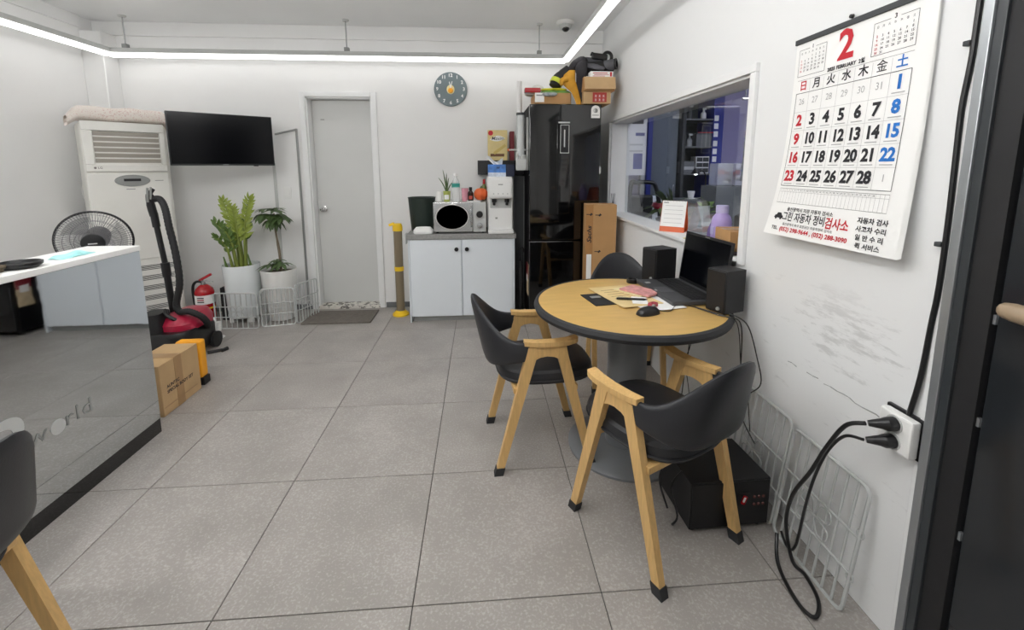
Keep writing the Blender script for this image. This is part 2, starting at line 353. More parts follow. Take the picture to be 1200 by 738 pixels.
led('line_lamp', 'added unseen LED fill bar over the middle of the room, counter side', (-1.9, .62, ZL), (-1.9, 2.5, ZL), (.4, 1.5), 'led_fill')
led('line_lamp', 'added unseen LED fill bar over the middle of the room, table side', (-.35, .62, ZL), (-.35, 2.5, ZL), (.4, 1.5), 'led_fill')
t = thing('dome_camera', 'small white dome security camera on the ceiling above the fridge', 'camera', (.757, 3.98, ZC))
MB().lathe([(0, 0), (.075, 0), (.078, -.012), (.07, -.03), (0, -.03)][::-1], 28).build('base', WPLAST, t)
MB().lathe([(.055, -.03), (.052, -.05), (.04, -.065), (0, -.075)][::-1], 24).build('housing', LGREY, t)
MB().ball((0, -.012, -.055), .035, 18).build('lens_dome', GLOSSB, t)
# ================================================================== COUNTER
CX, CE = -1.67, 2.238
t = thing('reception_counter', 'reception counter with mirror finish front, white top and black plinth', 'counter', (CX, CE, 0))
Lc = 2.4
MB().b2((-.22, -Lc, .08), (-.006, 0, .955)).build('carcass', WPLAST, t)
pn = MB().b2((-.006, -Lc, .075), (0, 0, .957), .001, 1).build('front_panel', MIRR, t)
MB().b2((-.24, -Lc - .0, .957), (.004, .004, .982), .002, 1).build('countertop', WPLAST, t)
MB().b2((-.2, -Lc, 0), (-.002, -.002, .075)).build('plinth', GLOSSB, t)
MB().b2((-.7, -Lc, .70), (-.22, -.05, .73), .003).build('desk_shelf', WPLAST, t)
MB().b2((-.68, -Lc + .02, 0), (-.64, -.07, .70)).build('desk_leg', WPLAST, t)
def onpanel(p): return (.0015, p[0], p[1])
MB().text('world', .088, (-.497, .358), .0, 'CENTER', onpanel, 1.2, 1.1).build('lettering', GREYP, pn, norm=False)
ring = [(.1 * math.cos(a) * (1.6 if math.cos(a) < 0 else 1), .075 * math.sin(a) + (.03 * math.cos(a))) for a in [2 * math.pi * i / 40 for i in range(40)]]
m = MB(); A = [m.bm.verts.new((.0015, -.735 + x, .405 + y)) for x, y in ring]; B = [m.bm.verts.new((.0015, -.735 + x * .72 - .012, .405 + y * .6)) for x, y in ring]
for i in range(40): m.bm.faces.new((A[i], A[(i + 1) % 40], B[(i + 1) % 40], B[i]))
m.build('logo_ring', LGREY, pn)
MB().lathe([(0, 0), (.03, 0), (.03, .002), (0, .002)], 20, Matrix.Translation((0, -.517, .35)) @ Matrix.Rotation(R(90), 4, 'Y')).build('logo_dot', LGREY, pn)
# things on the counter
t = thing('round_dish', 'round black shallow dish on the white counter top', 'dish', (-1.75, 1.76, .982))
MB().lathe([(0, .0), (.05, 0), (.065, .012), (.066, .022), (.06, .024), (.056, .012), (0, .01)], 32).build('bowl', BLACK, t)
t = thing('wicker_tray', 'flat brown woven tray at the left end of the counter top', 'tray', (-1.80, 1.60, .982), R(5))
MB().b2((-.07, -.09, 0), (.07, .09, .012), .004).build('tray_base', mat('wicker', '#5a5040', .8, var=.3, vs_=60, bump=.8), t)
MB().tube([(-.07, -.09, .02), (.07, -.09, .02), (.07, .09, .02), (-.07, .09, .02)], .008, 6, closed=True).build('rim', mat('wicker', ''), t)
tag(MB().grid(lambda u, v: Vector(((u - .5) * .06, (v - .5) * .16, .018 * (math.sin(math.pi * u) * math.sin(math.pi * v)) ** .4 + .004 * math.sin(9 * v + 4 * u))), 8, 14).grid(lambda u, v: Vector(((u - .5) * .06, (v - .5) * .16, .0)), 1, 1).build('wet_wipe_pack', TEAL, None, loc=(-1.755, 1.985, .9825)), 'pale teal soft wipe pack lying on the counter top', 'pack')
# ================================================================== LEFT CORNER: air conditioner
t = thing('air_conditioner', 'tall ivory floor standing air conditioner with louvres in the left corner', 'air conditioner', (-2.786, 3.738, 0), R(45))
W2, D2, HT = .258, .30, 1.71
MB().b2((-W2, -.01, 0), (W2 + .01, D2, HT), .035, 4).build('body', IVORY, t)
fr = MB()
for a, b in (((-W2 + .005, -.03, HT - .07), (W2 - .015, 0, HT)), ((-W2 + .005, -.03, HT - .38), (W2 - .015, 0, HT - .325)), ((-W2 + .005, -.03, HT - .325), (-W2 + .065, 0, HT - .07)), ((W2 - .05, -.03, HT - .325), (W2 - .015, 0, HT - .07))): fr.b2(a, b, .006)
fr.build('louvre_frame', IVORY, t)
MB().b2((-W2 + .065, -.002, HT - .325), (W2 - .05, .001, HT - .07)).build('outlet_cavity', DGREY, t)
for k in range(6):
    z = HT - .09 - k * .041
    MB().box((.008, -.015, z), (2 * W2 - .12, .004, .031), (R(18), 0, 0), .001, 1).build('louvre_slat', mat('louvre', '#a9a49a', .5), t)
MB().b2((-W2 + .005, -.02, .62), (W2 - .015, 0, HT - .39), .006).build('front_cover', IVORY, t)
dp = MB().lathe([(0, 0), (.11, 0), (.105, .008), (0, .01)], 32, Matrix.Translation((.01, -.02, HT - .45)) @ Matrix.Rotation(R(90), 4, 'X') @ Matrix.Scale(.42, 4, (0, 1, 0))).build('control_oval', GREYP, t)
MB().b2((-.045, -.0315, HT - .455), (.06, -.03, HT - .435)).build('display', BLACK, dp)
MB().b2((-.035, -.0215, HT - .52), (.02, -.02, HT - .514)).b2((.15, -.0215, HT - .455), (.205, -.02, HT - .45)).build('marking', GREYP, t)
MB().lathe([(0, 0), (.008, 0), (.008, .001), (0, .001)], 16, Matrix.Translation((-.2, -.03, HT - .35)) @ Matrix.Rotation(R(90), 4, 'X')).build('emblem', mat('emblem_grey', '#77706f', .4), t)
MB().text('LG', .022, (-.172, HT - .35), .0003, 'CENTER', lambda p: (p[0], -.0308, p[1])).build('lettering', mat('emblem_grey', ''), t, norm=False)
MB().b2((-W2 + .005, -.012, .05), (W2 - .015, 0, .615), .004).build('intake_panel', IVORY, t)
for g in range(6):
    z = .56 - g * .085
    for k in range(4): MB().b2((-W2 + .04, -.0135, z - k * .011 - .003), (W2 - .05, -.0115, z - k * .011 + .002)).build('intake_slot', DGREY, t)
# folded blanket on top
def blank(u, v):
    a = 2 * math.pi * u; x = (v - .5) * .66; e = 1 - abs(2 * v - 1) ** 8 * .35
    y = .135 * math.copysign(abs(math.cos(a)) ** .5, math.cos(a)); z = .056 * math.copysign(abs(math.sin(a)) ** .6, math.sin(a)) * e
    dr = max(0, abs(x) - .272); return Vector((x * .96, y, z - dr * 1.1 + .004 * math.sin(17 * x + 3 * y) + .003 * math.sin(31 * x)))
tag(MB().grid(lambda u, v: blank(u, v), 24, 30, True).build('folded_blanket', BLANK, None, loc=(-2.865, 3.82, 1.770), rot=(0, 0, R(45))), 'pinkish fleece blanket folded over the top of the air conditioner', 'blanket')
tag(MB().tube(smooth_path([(0, 0, 0), (-.012, -.015, -.07), (.0, -.02, -.14), (.012, -.01, -.15), (.02, -.01, -.12)], 4), .006, 8).b2((-.012, -.012, .0), (.012, .006, .03), .003).build('wall_hook', WPLAST, None, loc=(-3.27, 3.90, 1.255)), 'small white hook on the wall left of the air conditioner', 'hook')
# ------------------------------------------------------------------ television
t = thing('television', 'black flat screen television on the back wall beside the door', 'television', (-2.085, 3.81, 1.583), R(36))
MB().b2((-.362, -.012, -.206), (.362, .03, .206), .004).build('casing', BLACK, t)
MB().b2((-.355, -.0135, -.192), (.355, -.012, .2)).build('screen', mat('screen_glass', '#05060a', .15, spec=.2), t)
MB().b2((-.02, -.0145, -.202), (.02, -.0125, -.196)).build('badge', GREYP, t)
MB().b2((.2, -.01, -.212), (.235, .0, -.205)).build('sensor', BLACK, t)
MB().b2((-.1, .03, -.1), (.1, .05, .1), .004).tube([(0, .05, 0), (.2, .18, 0), (.28, .335, 0)], .018, 10).build('wall_bracket', BLACKM, t)
tag(MB().b2((-.035, -.012, -.055), (.035, 0, .055), .004).b2((-.022, -.017, -.028), (.022, -.012, .028), .002).build('light_switch', WPLAST, None, loc=(-1.79, YB, 1.125)), 'white light switch on the back wall left of the grey door', 'switch')
# ------------------------------------------------------------------ fan
t = thing('pedestal_fan', 'black standing fan tilted upwards behind the counter', 'fan', (-2.16, 2.62, 0))
MB().lathe([(0, 0), (.19, 0), (.19, .015), (.04, .04), (0, .04)], 28).build('base', BLACK, t)
MB().tube([(0, 0, .03), (0, 0, .86)], .013, 12).build('pole', GREYP, t)
hd = Matrix.Translation((.0, -.03, .955)) @ Vector((.50, -.85, -.12)).to_track_quat('Z', 'Y').to_matrix().to_4x4() @ Matrix.Scale(.77, 4)
def hp(p): return hd @ Vector(p)
MB().tube([hp((0, 0, .06)), hp((0, 0, -.03)), hp((0, 0, -.16)), hp((0, 0, -.2))], [.05, .06, .055, .03], 18).tube([hp((0, 0, -.1)), (0, 0, .84)], .02, 10).build('motor', BLACK, t)
g = MB()
for k in range(72):
    a = 2 * math.pi * k / 72; c, s_ = math.cos(a), math.sin(a)
    g.tube([hp((c * .05, s_ * .05, .075)), hp((c * .15, s_ * .15, .068)), hp((c * .205, s_ * .205, .035)), hp((c * .213, s_ * .213, .0)), hp((c * .2, s_ * .2, -.03)), hp((c * .06, s_ * .06, -.05))], .0011, 4, False)
for rr, zz in ((.1, .073), (.16, .066), (.2, .04), (.14, -.04)): g.tube([hp((rr * math.cos(a), rr * math.sin(a), zz)) for a in [2 * math.pi * i / 40 for i in range(40)]], .0014, 4, closed=True)
g.build('grille', mat('grille_grey', '#77777a', .4), t, kind='stuff')
MB().tube([hp((.214 * math.cos(a), .214 * math.sin(a), 0)) for a in [2 * math.pi * i / 48 for i in range(48)]], .006, 8, closed=True).build('rim', BLACK, t)
MB().lathe([(0, .092), (.04, .09), (.066, .08), (.07, .066), (0, .066)], 24, hd).build('hub_cap', BLACK, t)
MB().box((0, 0, .091), (.05, .008, .002), M=hd).build('hub_badge', LGREY, t)
for k in range(3):
    a0 = 2 * math.pi * k / 3
    MB().grid(lambda u, v: hp(((.03 + .155 * u) * math.cos(a0 + (v - .4) * (.55 + .75 * u)), (.03 + .155 * u) * math.sin(a0 + (v - .4) * (.55 + .75 * u)), .03 - .04 * v)), 6, 6).build('fan_blade', mat('blade_smoke', '#4a4a4d', .3, alpha=.4), t)
# ------------------------------------------------------------------ box + vacuum + yellow guard
t = thing('cardboard_box', 'taped brown cardboard box on the floor against the counter end', 'box', (-1.747, 2.36, 0))
MB().b2((-.19, .01, 0), (0, .335, .295), .003, 1).build('carton', CARD2, t)
MB().b2((-.0005, .125, 0), (.001, .185, .295)).b2((-.19, .125, .295), (.001, .185, .296)).build('tape', TAPE, t)
MB().text('AUNTEC', .026, (.05, .155), .0008, 'LEFT', lambda p: (.0012, p[0], p[1])).text('SPECIAL BODY SET', .026, (.05, .125), .0008, 'LEFT', lambda p: (.0012, p[0], p[1])).build('print', INK, t, norm=False)
MB().b2((0, .02, .045), (.001, .30, .05)).build('print', TAPE, t)
t = thing('corner_guard', 'yellow foam corner guard with black foot beside the cardboard box', 'corner guard', (-1.80, 2.76, 0))
MB().b2((-.10, -.035, .05), (.045, .03, .29), .012, 3).build('pad', AMBER, t)
MB().b2((-.1, -.03, 0), (.05, .035, .05), .004).build('foot', BLACK, t)
t = thing('vacuum_cleaner', 'red and black canister vacuum cleaner with upright hose behind the box', 'vacuum cleaner', (-2.205, 3.25, 0))
MB().loft([[(x * .5 * s_ + ox, y * .5 * s_ + oy, z) for x, y in rrect(.34, .42, .12, 5)] for s_, z, ox, oy in ((.9, .03, 0, 0), (1, .06, 0, 0), (1, .17, 0, 0), (.93, .21, 0, 0))]).build('lower_body', BLACK, t) if False else None
MB().loft([[(x * s_, y * s_ + oy, z) for x, y in rrect(.32, .44, .12, 5)] for s_, z, oy in ((.85, .03, 0), (1, .07, 0), (1, .18, 0), (.92, .22, 0))]).build('lower_body', BLACK, t)
MB().loft([[(x * s_ + .03, y * s_ + oy, z) for x, y in rrect(.24, .36, .1, 5)] for s_, z, oy in ((1, .19, .03), (1, .26, .03), (.8, .31, .04), (.4, .33, .05))]).build('upper_cover', REDP, t)
MB().loft([[(x * s_ - .1, y * s_ - .1, z + .1 * (.0 if i < 2 else 1)) for x, y in rrect(.16, .2, .05, 4)] for i, (s_, z) in enumerate(((1, .15), (1, .22), (.8, .25)))]).build('dust_bin', BLACKM, t)
MB().box((.1, -.02, .27), (.035, .12, .05), (R(10), R(30), 0), .01).build('side_vent', WPLAST, t)
for sx in (-1, 1): MB().tube([(sx * .15, .12, .06), (sx * .18, .12, .06)], .06, 20).build('wheel', BLACKM, t)
MB().tube(smooth_path([(.06, -.1, .28), (.0, -.12, .33), (-.04, -.08, .36)], 5), .014, 8).build('carry_handle', BLACK, t)
wand = MB().tube([(-.05, .02, .22), (-.075, .03, .62)], .022, 14).tube([(-.073, .03, .58), (-.078, .03, .68)], .028, 14).tube([(-.078, .03, .68), (-.115, .04, .98)], .018, 14).build('wand', BLACK, t)
MB().tube([(-.112, .04, .94), (-.12, .04, 1.04)], .024, 14).tube(smooth_path([(-.12, .04, 1.02), (-.13, .035, 1.1), (-.125, .03, 1.17), (-.10, .03, 1.21)], 5), [.026] * 6 + [.024] * 5 + [.014] * 5, 12).build('handle', BLACK, t)
MB().tube([(-.13, .01, 1.12), (-.118, .005, 1.22)], .008, 8).tube([(-.108, .01, 1.14), (-.095, .005, 1.225)], .006, 8).build('trigger', GREYP, t)
hp_ = smooth_path([(-.1, .03, 1.14), (-.04, .0, 1.14), (.0, -.02, 1.08), (.02, -.03, .95), (.05, -.04, .75), (.06, -.05, .55), (.03, -.06, .4), (.06, -.08, .345), (.14, -.1, .35), (.2, -.06, .29), (.18, .02, .2), (.08, .08, .2)], 12)
MB().tube(hp_, [.021 + .0022 * (i % 2) for i in range(len(hp_))], 10).build('hose', BLACKM, t)
# ------------------------------------------------------------------ fire extinguisher
t = thing('fire_extinguisher', 'red fire extinguisher with white label by the back wall', 'fire extinguisher', (-2.46, 3.97, 0))
MB().lathe([(0, 0), (.07, 0), (.075, .01), (.075, .27), (.065, .3), (.04, .325), (.025, .335), (0, .335)], 28).build('cylinder', RED, t)
MB().lathe([(.0765, .17), (.0765, .25)], 28, cap=False).build('label_band', PAPER, t)
MB().lathe([(.0765, .125), (.0765, .14)], 28, cap=False).build('yellow_band', YEL, t)
for k in range(3): MB().b2((-.02, -.0785, .19 + k * .018), (.035, -.0765, .198 + k * .018)).build('print', INK if k != 1 else INKR, t)
MB().tube([(0, 0, .33), (0, 0, .365)], .017, 12).build('valve', STEEL, t)
MB().box((.02, 0, .40), (.12, .02, .022), (0, R(-28), 0), .004).build('lever', RED, t)
MB().box((.03, 0, .365), (.1, .018, .008), (0, R(8), 0), .002).build('carry_grip', STEEL, t)
MB().tube(smooth_path([(-.01, 0, .36), (-.06, -.01, .36), (-.09, -.01, .3), (-.085, -.01, .15), (-.08, -.01, .08)], 6), .011, 10).build('hose', BLACKM, t)
# ------------------------------------------------------------------ adapter and cable on floor
t = thing('power_adapter', 'white power adapter with coiled cable on the floor by the pots', 'adapter', (-2.17, 3.60, 0))
MB().b2((-.028, -.02, .03), (.028, .02, .115), .006).build('adapter_body', WPLAST, t, rot=(R(-8), 0, 0))
MB().tube([(-.01, 0, .11), (-.02, .01, .15)], .014, 10).build('plug', WPLAST, t)
MB().tube(smooth_path([(0, -.01, .03), (.06, -.03, .006), (.08, -.08, .006), (0, -.12, .006), (-.1, -.1, .006), (-.11, -.04, .006), (0, -.02, .012), (.09, -.05, .01), (.05, -.12, .01), (-.06, -.13, .01)], 6), .005, 6).build('cable', WPLAST, t)
tag(MB().tube([(0, 0, .012), (.09, .05, .012)], .012, 8).tube([(.085, .03, .012), (.1, .075, .012)], .014, 8).build('small_plug', BLACK, None, loc=(-2.02, 3.22, 0)), 'small black plug lying on the floor behind the cardboard box', 'plug')
# ================================================================== PLANTS
def leafmesh(name, l, wd, m, fold=.25, droop=.2):
    mb = MB()
    prof = [(0, .12), (.2, .8), (.45, 1), (.75, .7), (1, .03)]
    for sgn in (-1, 1):
        prev = None
        for a, b in prof:
            z = -droop * l * a * a
            p = (mb.bm.verts.new((0, l * a, z)), mb.bm.verts.new((sgn * wd * b / 2, l * a, z + fold * wd * b / 2)))
            if prev: mb.bm.faces.new((prev[0], p[0], p[1], prev[1]) if sgn > 0 else (prev[0], prev[1], p[1], p[0]))
            prev = p
    me_o = mb.build(name, m, norm=False); return me_o
def pot(t, prof, m, n=32, sx=1):
    MB().lathe(prof, n).build('pot', m, t)
t = thing('zamioculcas_plant', 'potted plant with thick glossy bright green stems in tall glazed pot', 'plant', (-2.125, 3.97, 0))
zp = t
pot(t, [(0, .05), (.125, .05), (.13, .06), (.148, .51), (.146, .518), (.138, .514), (.134, .48), (0, .48)], GLAZE)
MB().lathe([(0, .482), (.133, .482), (.1, .49), (0, .493)], 24).build('soil', SOIL, t)
for ax, ay in ((.08, -.06), (-.08, -.06), (0, .1)): MB().b2((ax - .02, ay - .02, 0), (ax + .02, ay + .02, .055), .004).build('pot_foot', WPLAST, t)
protos = {m.name: leafmesh('leaf', .1, .044, m, .3, .35) for m in (GREEN1, GREEN2)}
first = {k: True for k in protos}
def put_leaf(m, parent, p, d, up, sc):
    d = d.normalized(); x = d.cross(up).normalized(); z = x.cross(d)
    rot = Matrix((x, d, z)).transposed().to_euler(); pr = protos[m.name]
    if first[m.name]: first[m.name] = False; pr.parent = parent; pr.location = p; pr.rotation_euler = rot; pr.scale = (sc,) * 3
    else: copy_part(pr, parent, p, rot, (sc,) * 3)
for k, (bx, by, tx, ty, tz, m, nl, sc) in enumerate([(-.02, -.04, -.15, -.05, .89, GREEN2, 8, 1.1), (-.01, 0, -.09, -.02, 1.08, GREEN1, 10, 1.05), (.02, -.03, .0, -.05, 1.01, GREEN1, 9, 1.0), (.05, -.02, .135, -.03, 1.09, GREEN1, 9, 1.1), (0, .04, -.08, .06, 1.0, GREEN2, 8, 1.0), (-.04, -.06, -.12, -.12, .78, GREEN2, 6, .9), (.0, -.06, -.06, -.1, .84, GREEN2, 6, .85), (.03, .03, .05, .1, 1.03, GREEN2, 7, .9)]):
    b, tp = Vector((bx, by, .49)), Vector((tx, ty, tz)); mid = (b + tp) / 2 + Vector((-(tx - bx) * .25, 0, .05))
    path = smooth_path([b, mid, tp], 8)
    st = MB().tube(path, [.013 - .009 * i / 16 for i in range(17)], 8).build('stem', STEM, t)
    nl = int(nl * 1.25)
    for i in range(nl):
        f = .42 + .58 * i / (nl - 1); q = path[min(16, int(f * 16))]; dr = (path[min(16, int(f * 16) + 1)] - path[max(0, int(f * 16) - 1)]).normalized()
        for sgn in (-1, 1):
            side = Vector((1, .35 * math.sin(k), 0)) * sgn
            put_leaf(m, st, q, dr * (.75 if f < .95 else 1.6) + side * .8 + Vector((0, random.uniform(-.5, .1), 0)), Vector((.5 * sgn, -1, random.uniform(0, 1))), sc * (.92 - .36 * f) * random.uniform(.85, 1.1))
for bx, by, h in ((-.1, -.04, .1), (-.06, -.1, .07), (.1, -.03, .12)):
    MB().tube([(bx, by, .49), (bx - .02, by, .49 + h)], [.012, .005], 8).build('shoot', GREEN2, t)
t = thing('schefflera_plant', 'small tree plant with umbrella leaf crowns in squat white pot', 'plant', (-1.81, 3.98, 0))
pot(t, [(0, .01), (.105, .01), (.11, .02), (.148, .44), (.15, .462), (.14, .465), (.135, .43), (0, .43)], CERAM)
MB().lathe([(0, .433), (.134, .433), (.09, .44), (0, .442)], 24).build('soil', SOIL, t)
st = MB().tube(smooth_path([(.02, 0, .43), (.015, .005, .6), (.0, 0, .8), (-.005, 0, .96)], 5), [.012] * 8 + [.009] * 8, 8).build('stem', TRUNK, t)
st2 = MB().tube([(-.03, -.05, .43), (-.03, -.06, .5)], .007, 8).tube([(.04, -.04, .43), (.05, -.06, .51)], .006, 8).build('stem', TRUNK, t)
protos[GREEN3.name] = leafmesh('leaf', .1, .04, GREEN3, .2, .5); first[GREEN3.name] = True
def umbrella(par, c, rad, n, tilt):
    for i in range(n):
        a = 2 * math.pi * i / n + random.uniform(-.15, .15)
        put_leaf(GREEN3, par, c, Vector((math.cos(a), math.sin(a), tilt + random.uniform(-.15, .15))), Vector((0, 0, 1)), rad * random.uniform(.85, 1.15))
for c, rad, n, tl in (((0, 0, .99), .9, 7, .5), ((.0, -.02, .95), 1.35, 10, .1), ((-.07, -.04, .96), 1.1, 9, -.1), ((.08, -.04, .94), 1.1, 9, -.15), ((.04, -.06, .99), 1.0, 8, .2), ((-.05, -.05, 1.0), .95, 8, .25), ((.02, .06, .95), 1.0, 6, .0), ((.0, -.07, .91), .95, 7, -.2), ((.0, -.03, .93), 1.25, 9, -.55), ((.03, -.03, 1.0), .8, 6, .4)): umbrella(st, Vector(c), rad, n, tl)
for c, rad, n, tl in (((-.03, -.06, .51), 1.1, 9, .25), ((.05, -.06, .52), 1.1, 9, .2), ((.0, -.02, .54), .9, 8, .3)): umbrella(st2, Vector(c), rad, n, tl)
# wire fence panels
def wire_panel(label, loc, rz, wd, ht, lean=0, group=None, nb=8):
    t = thing('wire_fence_panel', label, 'wire panel', loc, rot=(lean, 0, rz), group='wire fence panels')
    MB().tube([(x + wd / 2, 0, y + ht / 2) for x, y in rrect(wd, ht, .025, 3)], .006, 6, closed=True).build('panel_frame', WIRE, t)
    bar = None
    for i in range(1, nb):
        x = wd * i / nb
        if bar is None: bar = MB().tube([(0, 0, 0), (0, 0, ht)], .0042, 6).build('upright_wire', WIRE, t, loc=(x, 0, 0))
        else: copy_part(bar, t, (x, 0, 0))
    r = MB().tube([(0, -.004, 0), (wd, -.004, 0)], .004, 6).build('cross_wire', WIRE, t, loc=(0, 0, ht * .33)); copy_part(r, t, (0, 0, ht * .62))
    o = MB()
    for sx in (-1, 1):
        for sz in (-1, 1): o.tube(smooth_path([(0, 0, 0), (sx * .02, 0, sz * .045), (sx * .055, 0, sz * .05), (sx * .06, 0, sz * .015), (0, 0, 0)], 5), .0025, 5)
    o.build('wire_ornament', WIRE, t, loc=(wd * .5, -.006, ht * .48))
    for z in (ht * .3, ht * .65): MB().tube([(wd + .012 * math.cos(a), .0, z + .012 * math.sin(a)) for a in [2 * math.pi * i / 10 for i in range(10)]], .003, 5, closed=True).build('joint_loop', WIRE, t)
wire_panel('grey wire fence panel in front of the tall glazed pot', (-2.26, 3.755, 0), R(-3), .36, .31)
wire_panel('grey wire fence panel in front of the squat white pot', (-1.89, 3.77, 0), R(12), .265, .33)
wire_panel('grey wire fence panel turned edge on right of the squat pot', (-1.62, 3.83, 0), R(70), .27, .345)
wire_panel('grey wire fence panel turned edge on between the two pots', (-1.895, 3.79, 0), R(95), .27, .30)
tag(MB().b2((-.03, -.05, 0), (.03, .05, .3), .006).build('black_block', BLACKM, None, loc=(-2.30, 4.02, 0)), 'narrow black box standing behind the left wire panel', 'box')
# mat
tag(MB().b2((-.3, -.17, 0), (.3, .17, .014), .005).build('door_mat', MATG, None, loc=(-1.28, 3.96, 0)), 'grey brown door mat lying before the grey door', 'mat')
# bollard
t = thing('barrier_post', 'yellow and grey barrier post beside the white cabinet', 'post', (-.752, 4.0, 0))
MB().lathe([(0, 0), (.075, 0), (.075, .015), (.045, .04), (.04, .045), (0, .045)], 24).build('base', YEL, t)
MB().tube([(0, 0, .04), (0, 0, .80)], .038, 20).build('tube', mat('post_grey', '#7d705a', .5), t)
for z in (.44,): MB().lathe([(.0395, z - .02), (.042, z - .018), (.042, z + .018), (.0395, z + .02)], 20).build('ring', YEL, t)
MB().lathe([(0, .86), (.035, .855), (.044, .83), (.044, .79), (0, .79)][::-1], 20).box((-.05, -.01, .85), (.05, .03, .025), (0, R(-20), 0), .006).build('cap', YEL, t)
# ================================================================== CABINET AND APPLIANCES
t = thing('base_cabinet', 'white two door cabinet with grey stone top at the back wall', 'cabinet', (-.167, 3.775, 0))
MB().b2((-.455, .02, .05), (.455, .44, .735)).b2((-.44, .05, 0), (.44, .43, .05)).build('carcass', CABW, t)
MB().b2((-.475, -.01, .742), (.475, .44, .786), .003).build('worktop', COUNTT, t)
MB().b2((-.44, .035, .0), (.44, .05, .05)).build('toe_kick', GREYP, t)
for sx in (-1, 1):
    d = MB().b2((sx * .004, 0, .052), (sx * .448, .02, .738), .002, 1).build('door', CABW, t)
    MB().lathe([(0, 0), (.008, 0), (.008, .012), (.018, .018), (.018, .026), (0, .03)], 18, Matrix.Translation((sx * .045, 0, .655)) @ Matrix.Rotation(R(90), 4, 'X')).build('knob', BLACK, d)
for sx in (-1, 1): MB().b2((sx * .45, -.002, .0), (sx * .462, .43, .742), .001, 1).build('side_panel', CABW, t)
MB().b2((-.487, .02, .70), (-.476, .1, .79), .002).build('end_clip', LGREY, t)
Zt = .786
tag(MB().lathe([(0, 0), (.095, 0), (.1, .01), (.122, .30), (.127, .305), (.12, .305), (.095, .015), (0, .012)], 28).build('waste_bin', DGREEN, None, loc=(-.53, 4.03, Zt)), 'dark green round bin standing on the cabinet worktop', 'bin')
tag(MB().loft([[(x * s_, y * s_, z) for x, y in rrect(.17, .09, .03, 4)] for s_, z in ((.9, 0), (1, .008), (1, .03), (.75, .055), (.3, .06))]).build('wipe_pack', PAPER, None, loc=(-.50, 3.84, Zt)), 'white soft pack lying before the dark green bin', 'pack')
# microwave
t = thing('microwave_oven', 'silver microwave oven with oval door window on the worktop', 'microwave', (-.18, 3.82, Zt))
MB().b2((-.228, 0, .012), (.228, .33, .272), .008).build('casing', LGREY, t)
MB().b2((-.228, -.012, .012), (.112, 0, .272), .006).build('door', STEEL, t)
ov = Matrix.Translation((-.065, -.012, .145)) @ Matrix.Rotation(R(90), 4, 'X')
MB().lathe([(.135, 0), (.15, 0), (.147, .008), (.136, .008)], 40, ov @ Matrix.Scale(.77, 4, (0, 1, 0)), loop=True).build('oval_frame', CHROME, t)
MB().lathe([(0, .003), (.137, .003)], 40, ov @ Matrix.Scale(.77, 4, (0, 1, 0))).build('oval_window', GLOSSB, t)
MB().b2((.116, -.01, .012), (.228, 0, .272), .004).build('control_panel', LGREY, t)
MB().tube(smooth_path([(.1, -.012, .06), (.1, -.032, .08), (.1, -.034, .145), (.1, -.032, .21), (.1, -.012, .23)], 4), .007, 8).build('door_handle', STEEL, t)
for z, c_, r_ in ((.165, BLACK, .03), (.068, STEEL, .025)):
    MB().lathe([(0, 0), (r_, 0), (r_ * .9, .022), (0, .024)], 22, Matrix.Translation((.172, -.01, z)) @ Matrix.Rotation(R(90), 4, 'X')).build('dial', c_, t)
for sx in (-.2, .2):
    for y in (.03, .3): MB().tube([(sx, y, 0), (sx, y, .014)], .012, 10).build('foot', BLACK, t)
Zm = Zt + .272
# things on the microwave
tag(MB().lathe([(0, 0), (.024, 0), (.026, .004), (.026, .085), (.024, .09), (0, .09)], 20).build('white_canister', WPLAST, None, loc=(-.362, 3.92, Zm)), 'small white canister at the left end of the microwave top', 'canister')
t = thing('potted_aloe', 'tiny spiky plant in a yellow green cup on the microwave', 'plant', (-.295, 3.92, Zm))
MB().lathe([(0, 0), (.026, 0), (.033, .09), (.031, .092), (.028, .08), (0, .08)], 20).build('pot', mat('lime', '#a9b35a', .5), t)
MB().b2((-.02, -.0335, .02), (.02, -.030, .06)).build('label_patch', PAPER, t)
for x, y, h in ((-.07, 0, .13), (-.03, -.01, .2), (.0, .01, .17), (.02, 0, .13), (.05, .01, .09), (-.015, .0, .14)): MB().tube(smooth_path([(0, 0, .08), (x * .5, y, .08 + h * .6), (x, y, .08 + h)], 3), [.006, .006, .005, .005, .004, .003, .001], 6).build('spike_leaf', GREEN3, t)
t = thing('water_bottle', 'clear plastic water bottle with green label on the microwave', 'bottle', (-.215, 3.92, Zm))
MB().lathe([(0, 0), (.034, 0), (.036, .01), (.036, .15), (.03, .18), (.014, .21), (.014, .225), (0, .225)], 24).build('bottle_body', CLEAR, t)
MB().lathe([(.0365, .125), (.0365, .16)], 24, cap=False).build('label_band', mat('label_teal', '#2f8f83', .5), t)
MB().lathe([(0, .222), (.017, .222), (.017, .245), (0, .247)], 18).build('cap', WPLAST, t)
t = thing('pink_cup', 'pink tumbler between bottles on the microwave', 'cup', (-.135, 3.93, Zm))
MB().lathe([(0, 0), (.026, 0), (.032, .115), (.029, .115), (.024, .006), (0, .006)], 20).build('cup_body', PINK, t)
t = thing('dark_bottle', 'small dark brown bottle with black cap on the microwave', 'bottle', (-.085, 3.91, Zm))
MB().lathe([(0, 0), (.025, 0), (.026, .075), (.012, .095), (.012, .1), (0, .1)], 18).build('bottle_body', mat('brown_glass', '#2a1814', .2), t)
MB().lathe([(0, .1), (.014, .1), (.014, .125), (0, .126)], 14).build('cap', BLACK, t)
MB().b2((-.015, -.0275, .02), (.015, -.025, .05)).build('label_patch', mat('label_red', '#b24a3c', .5), t)
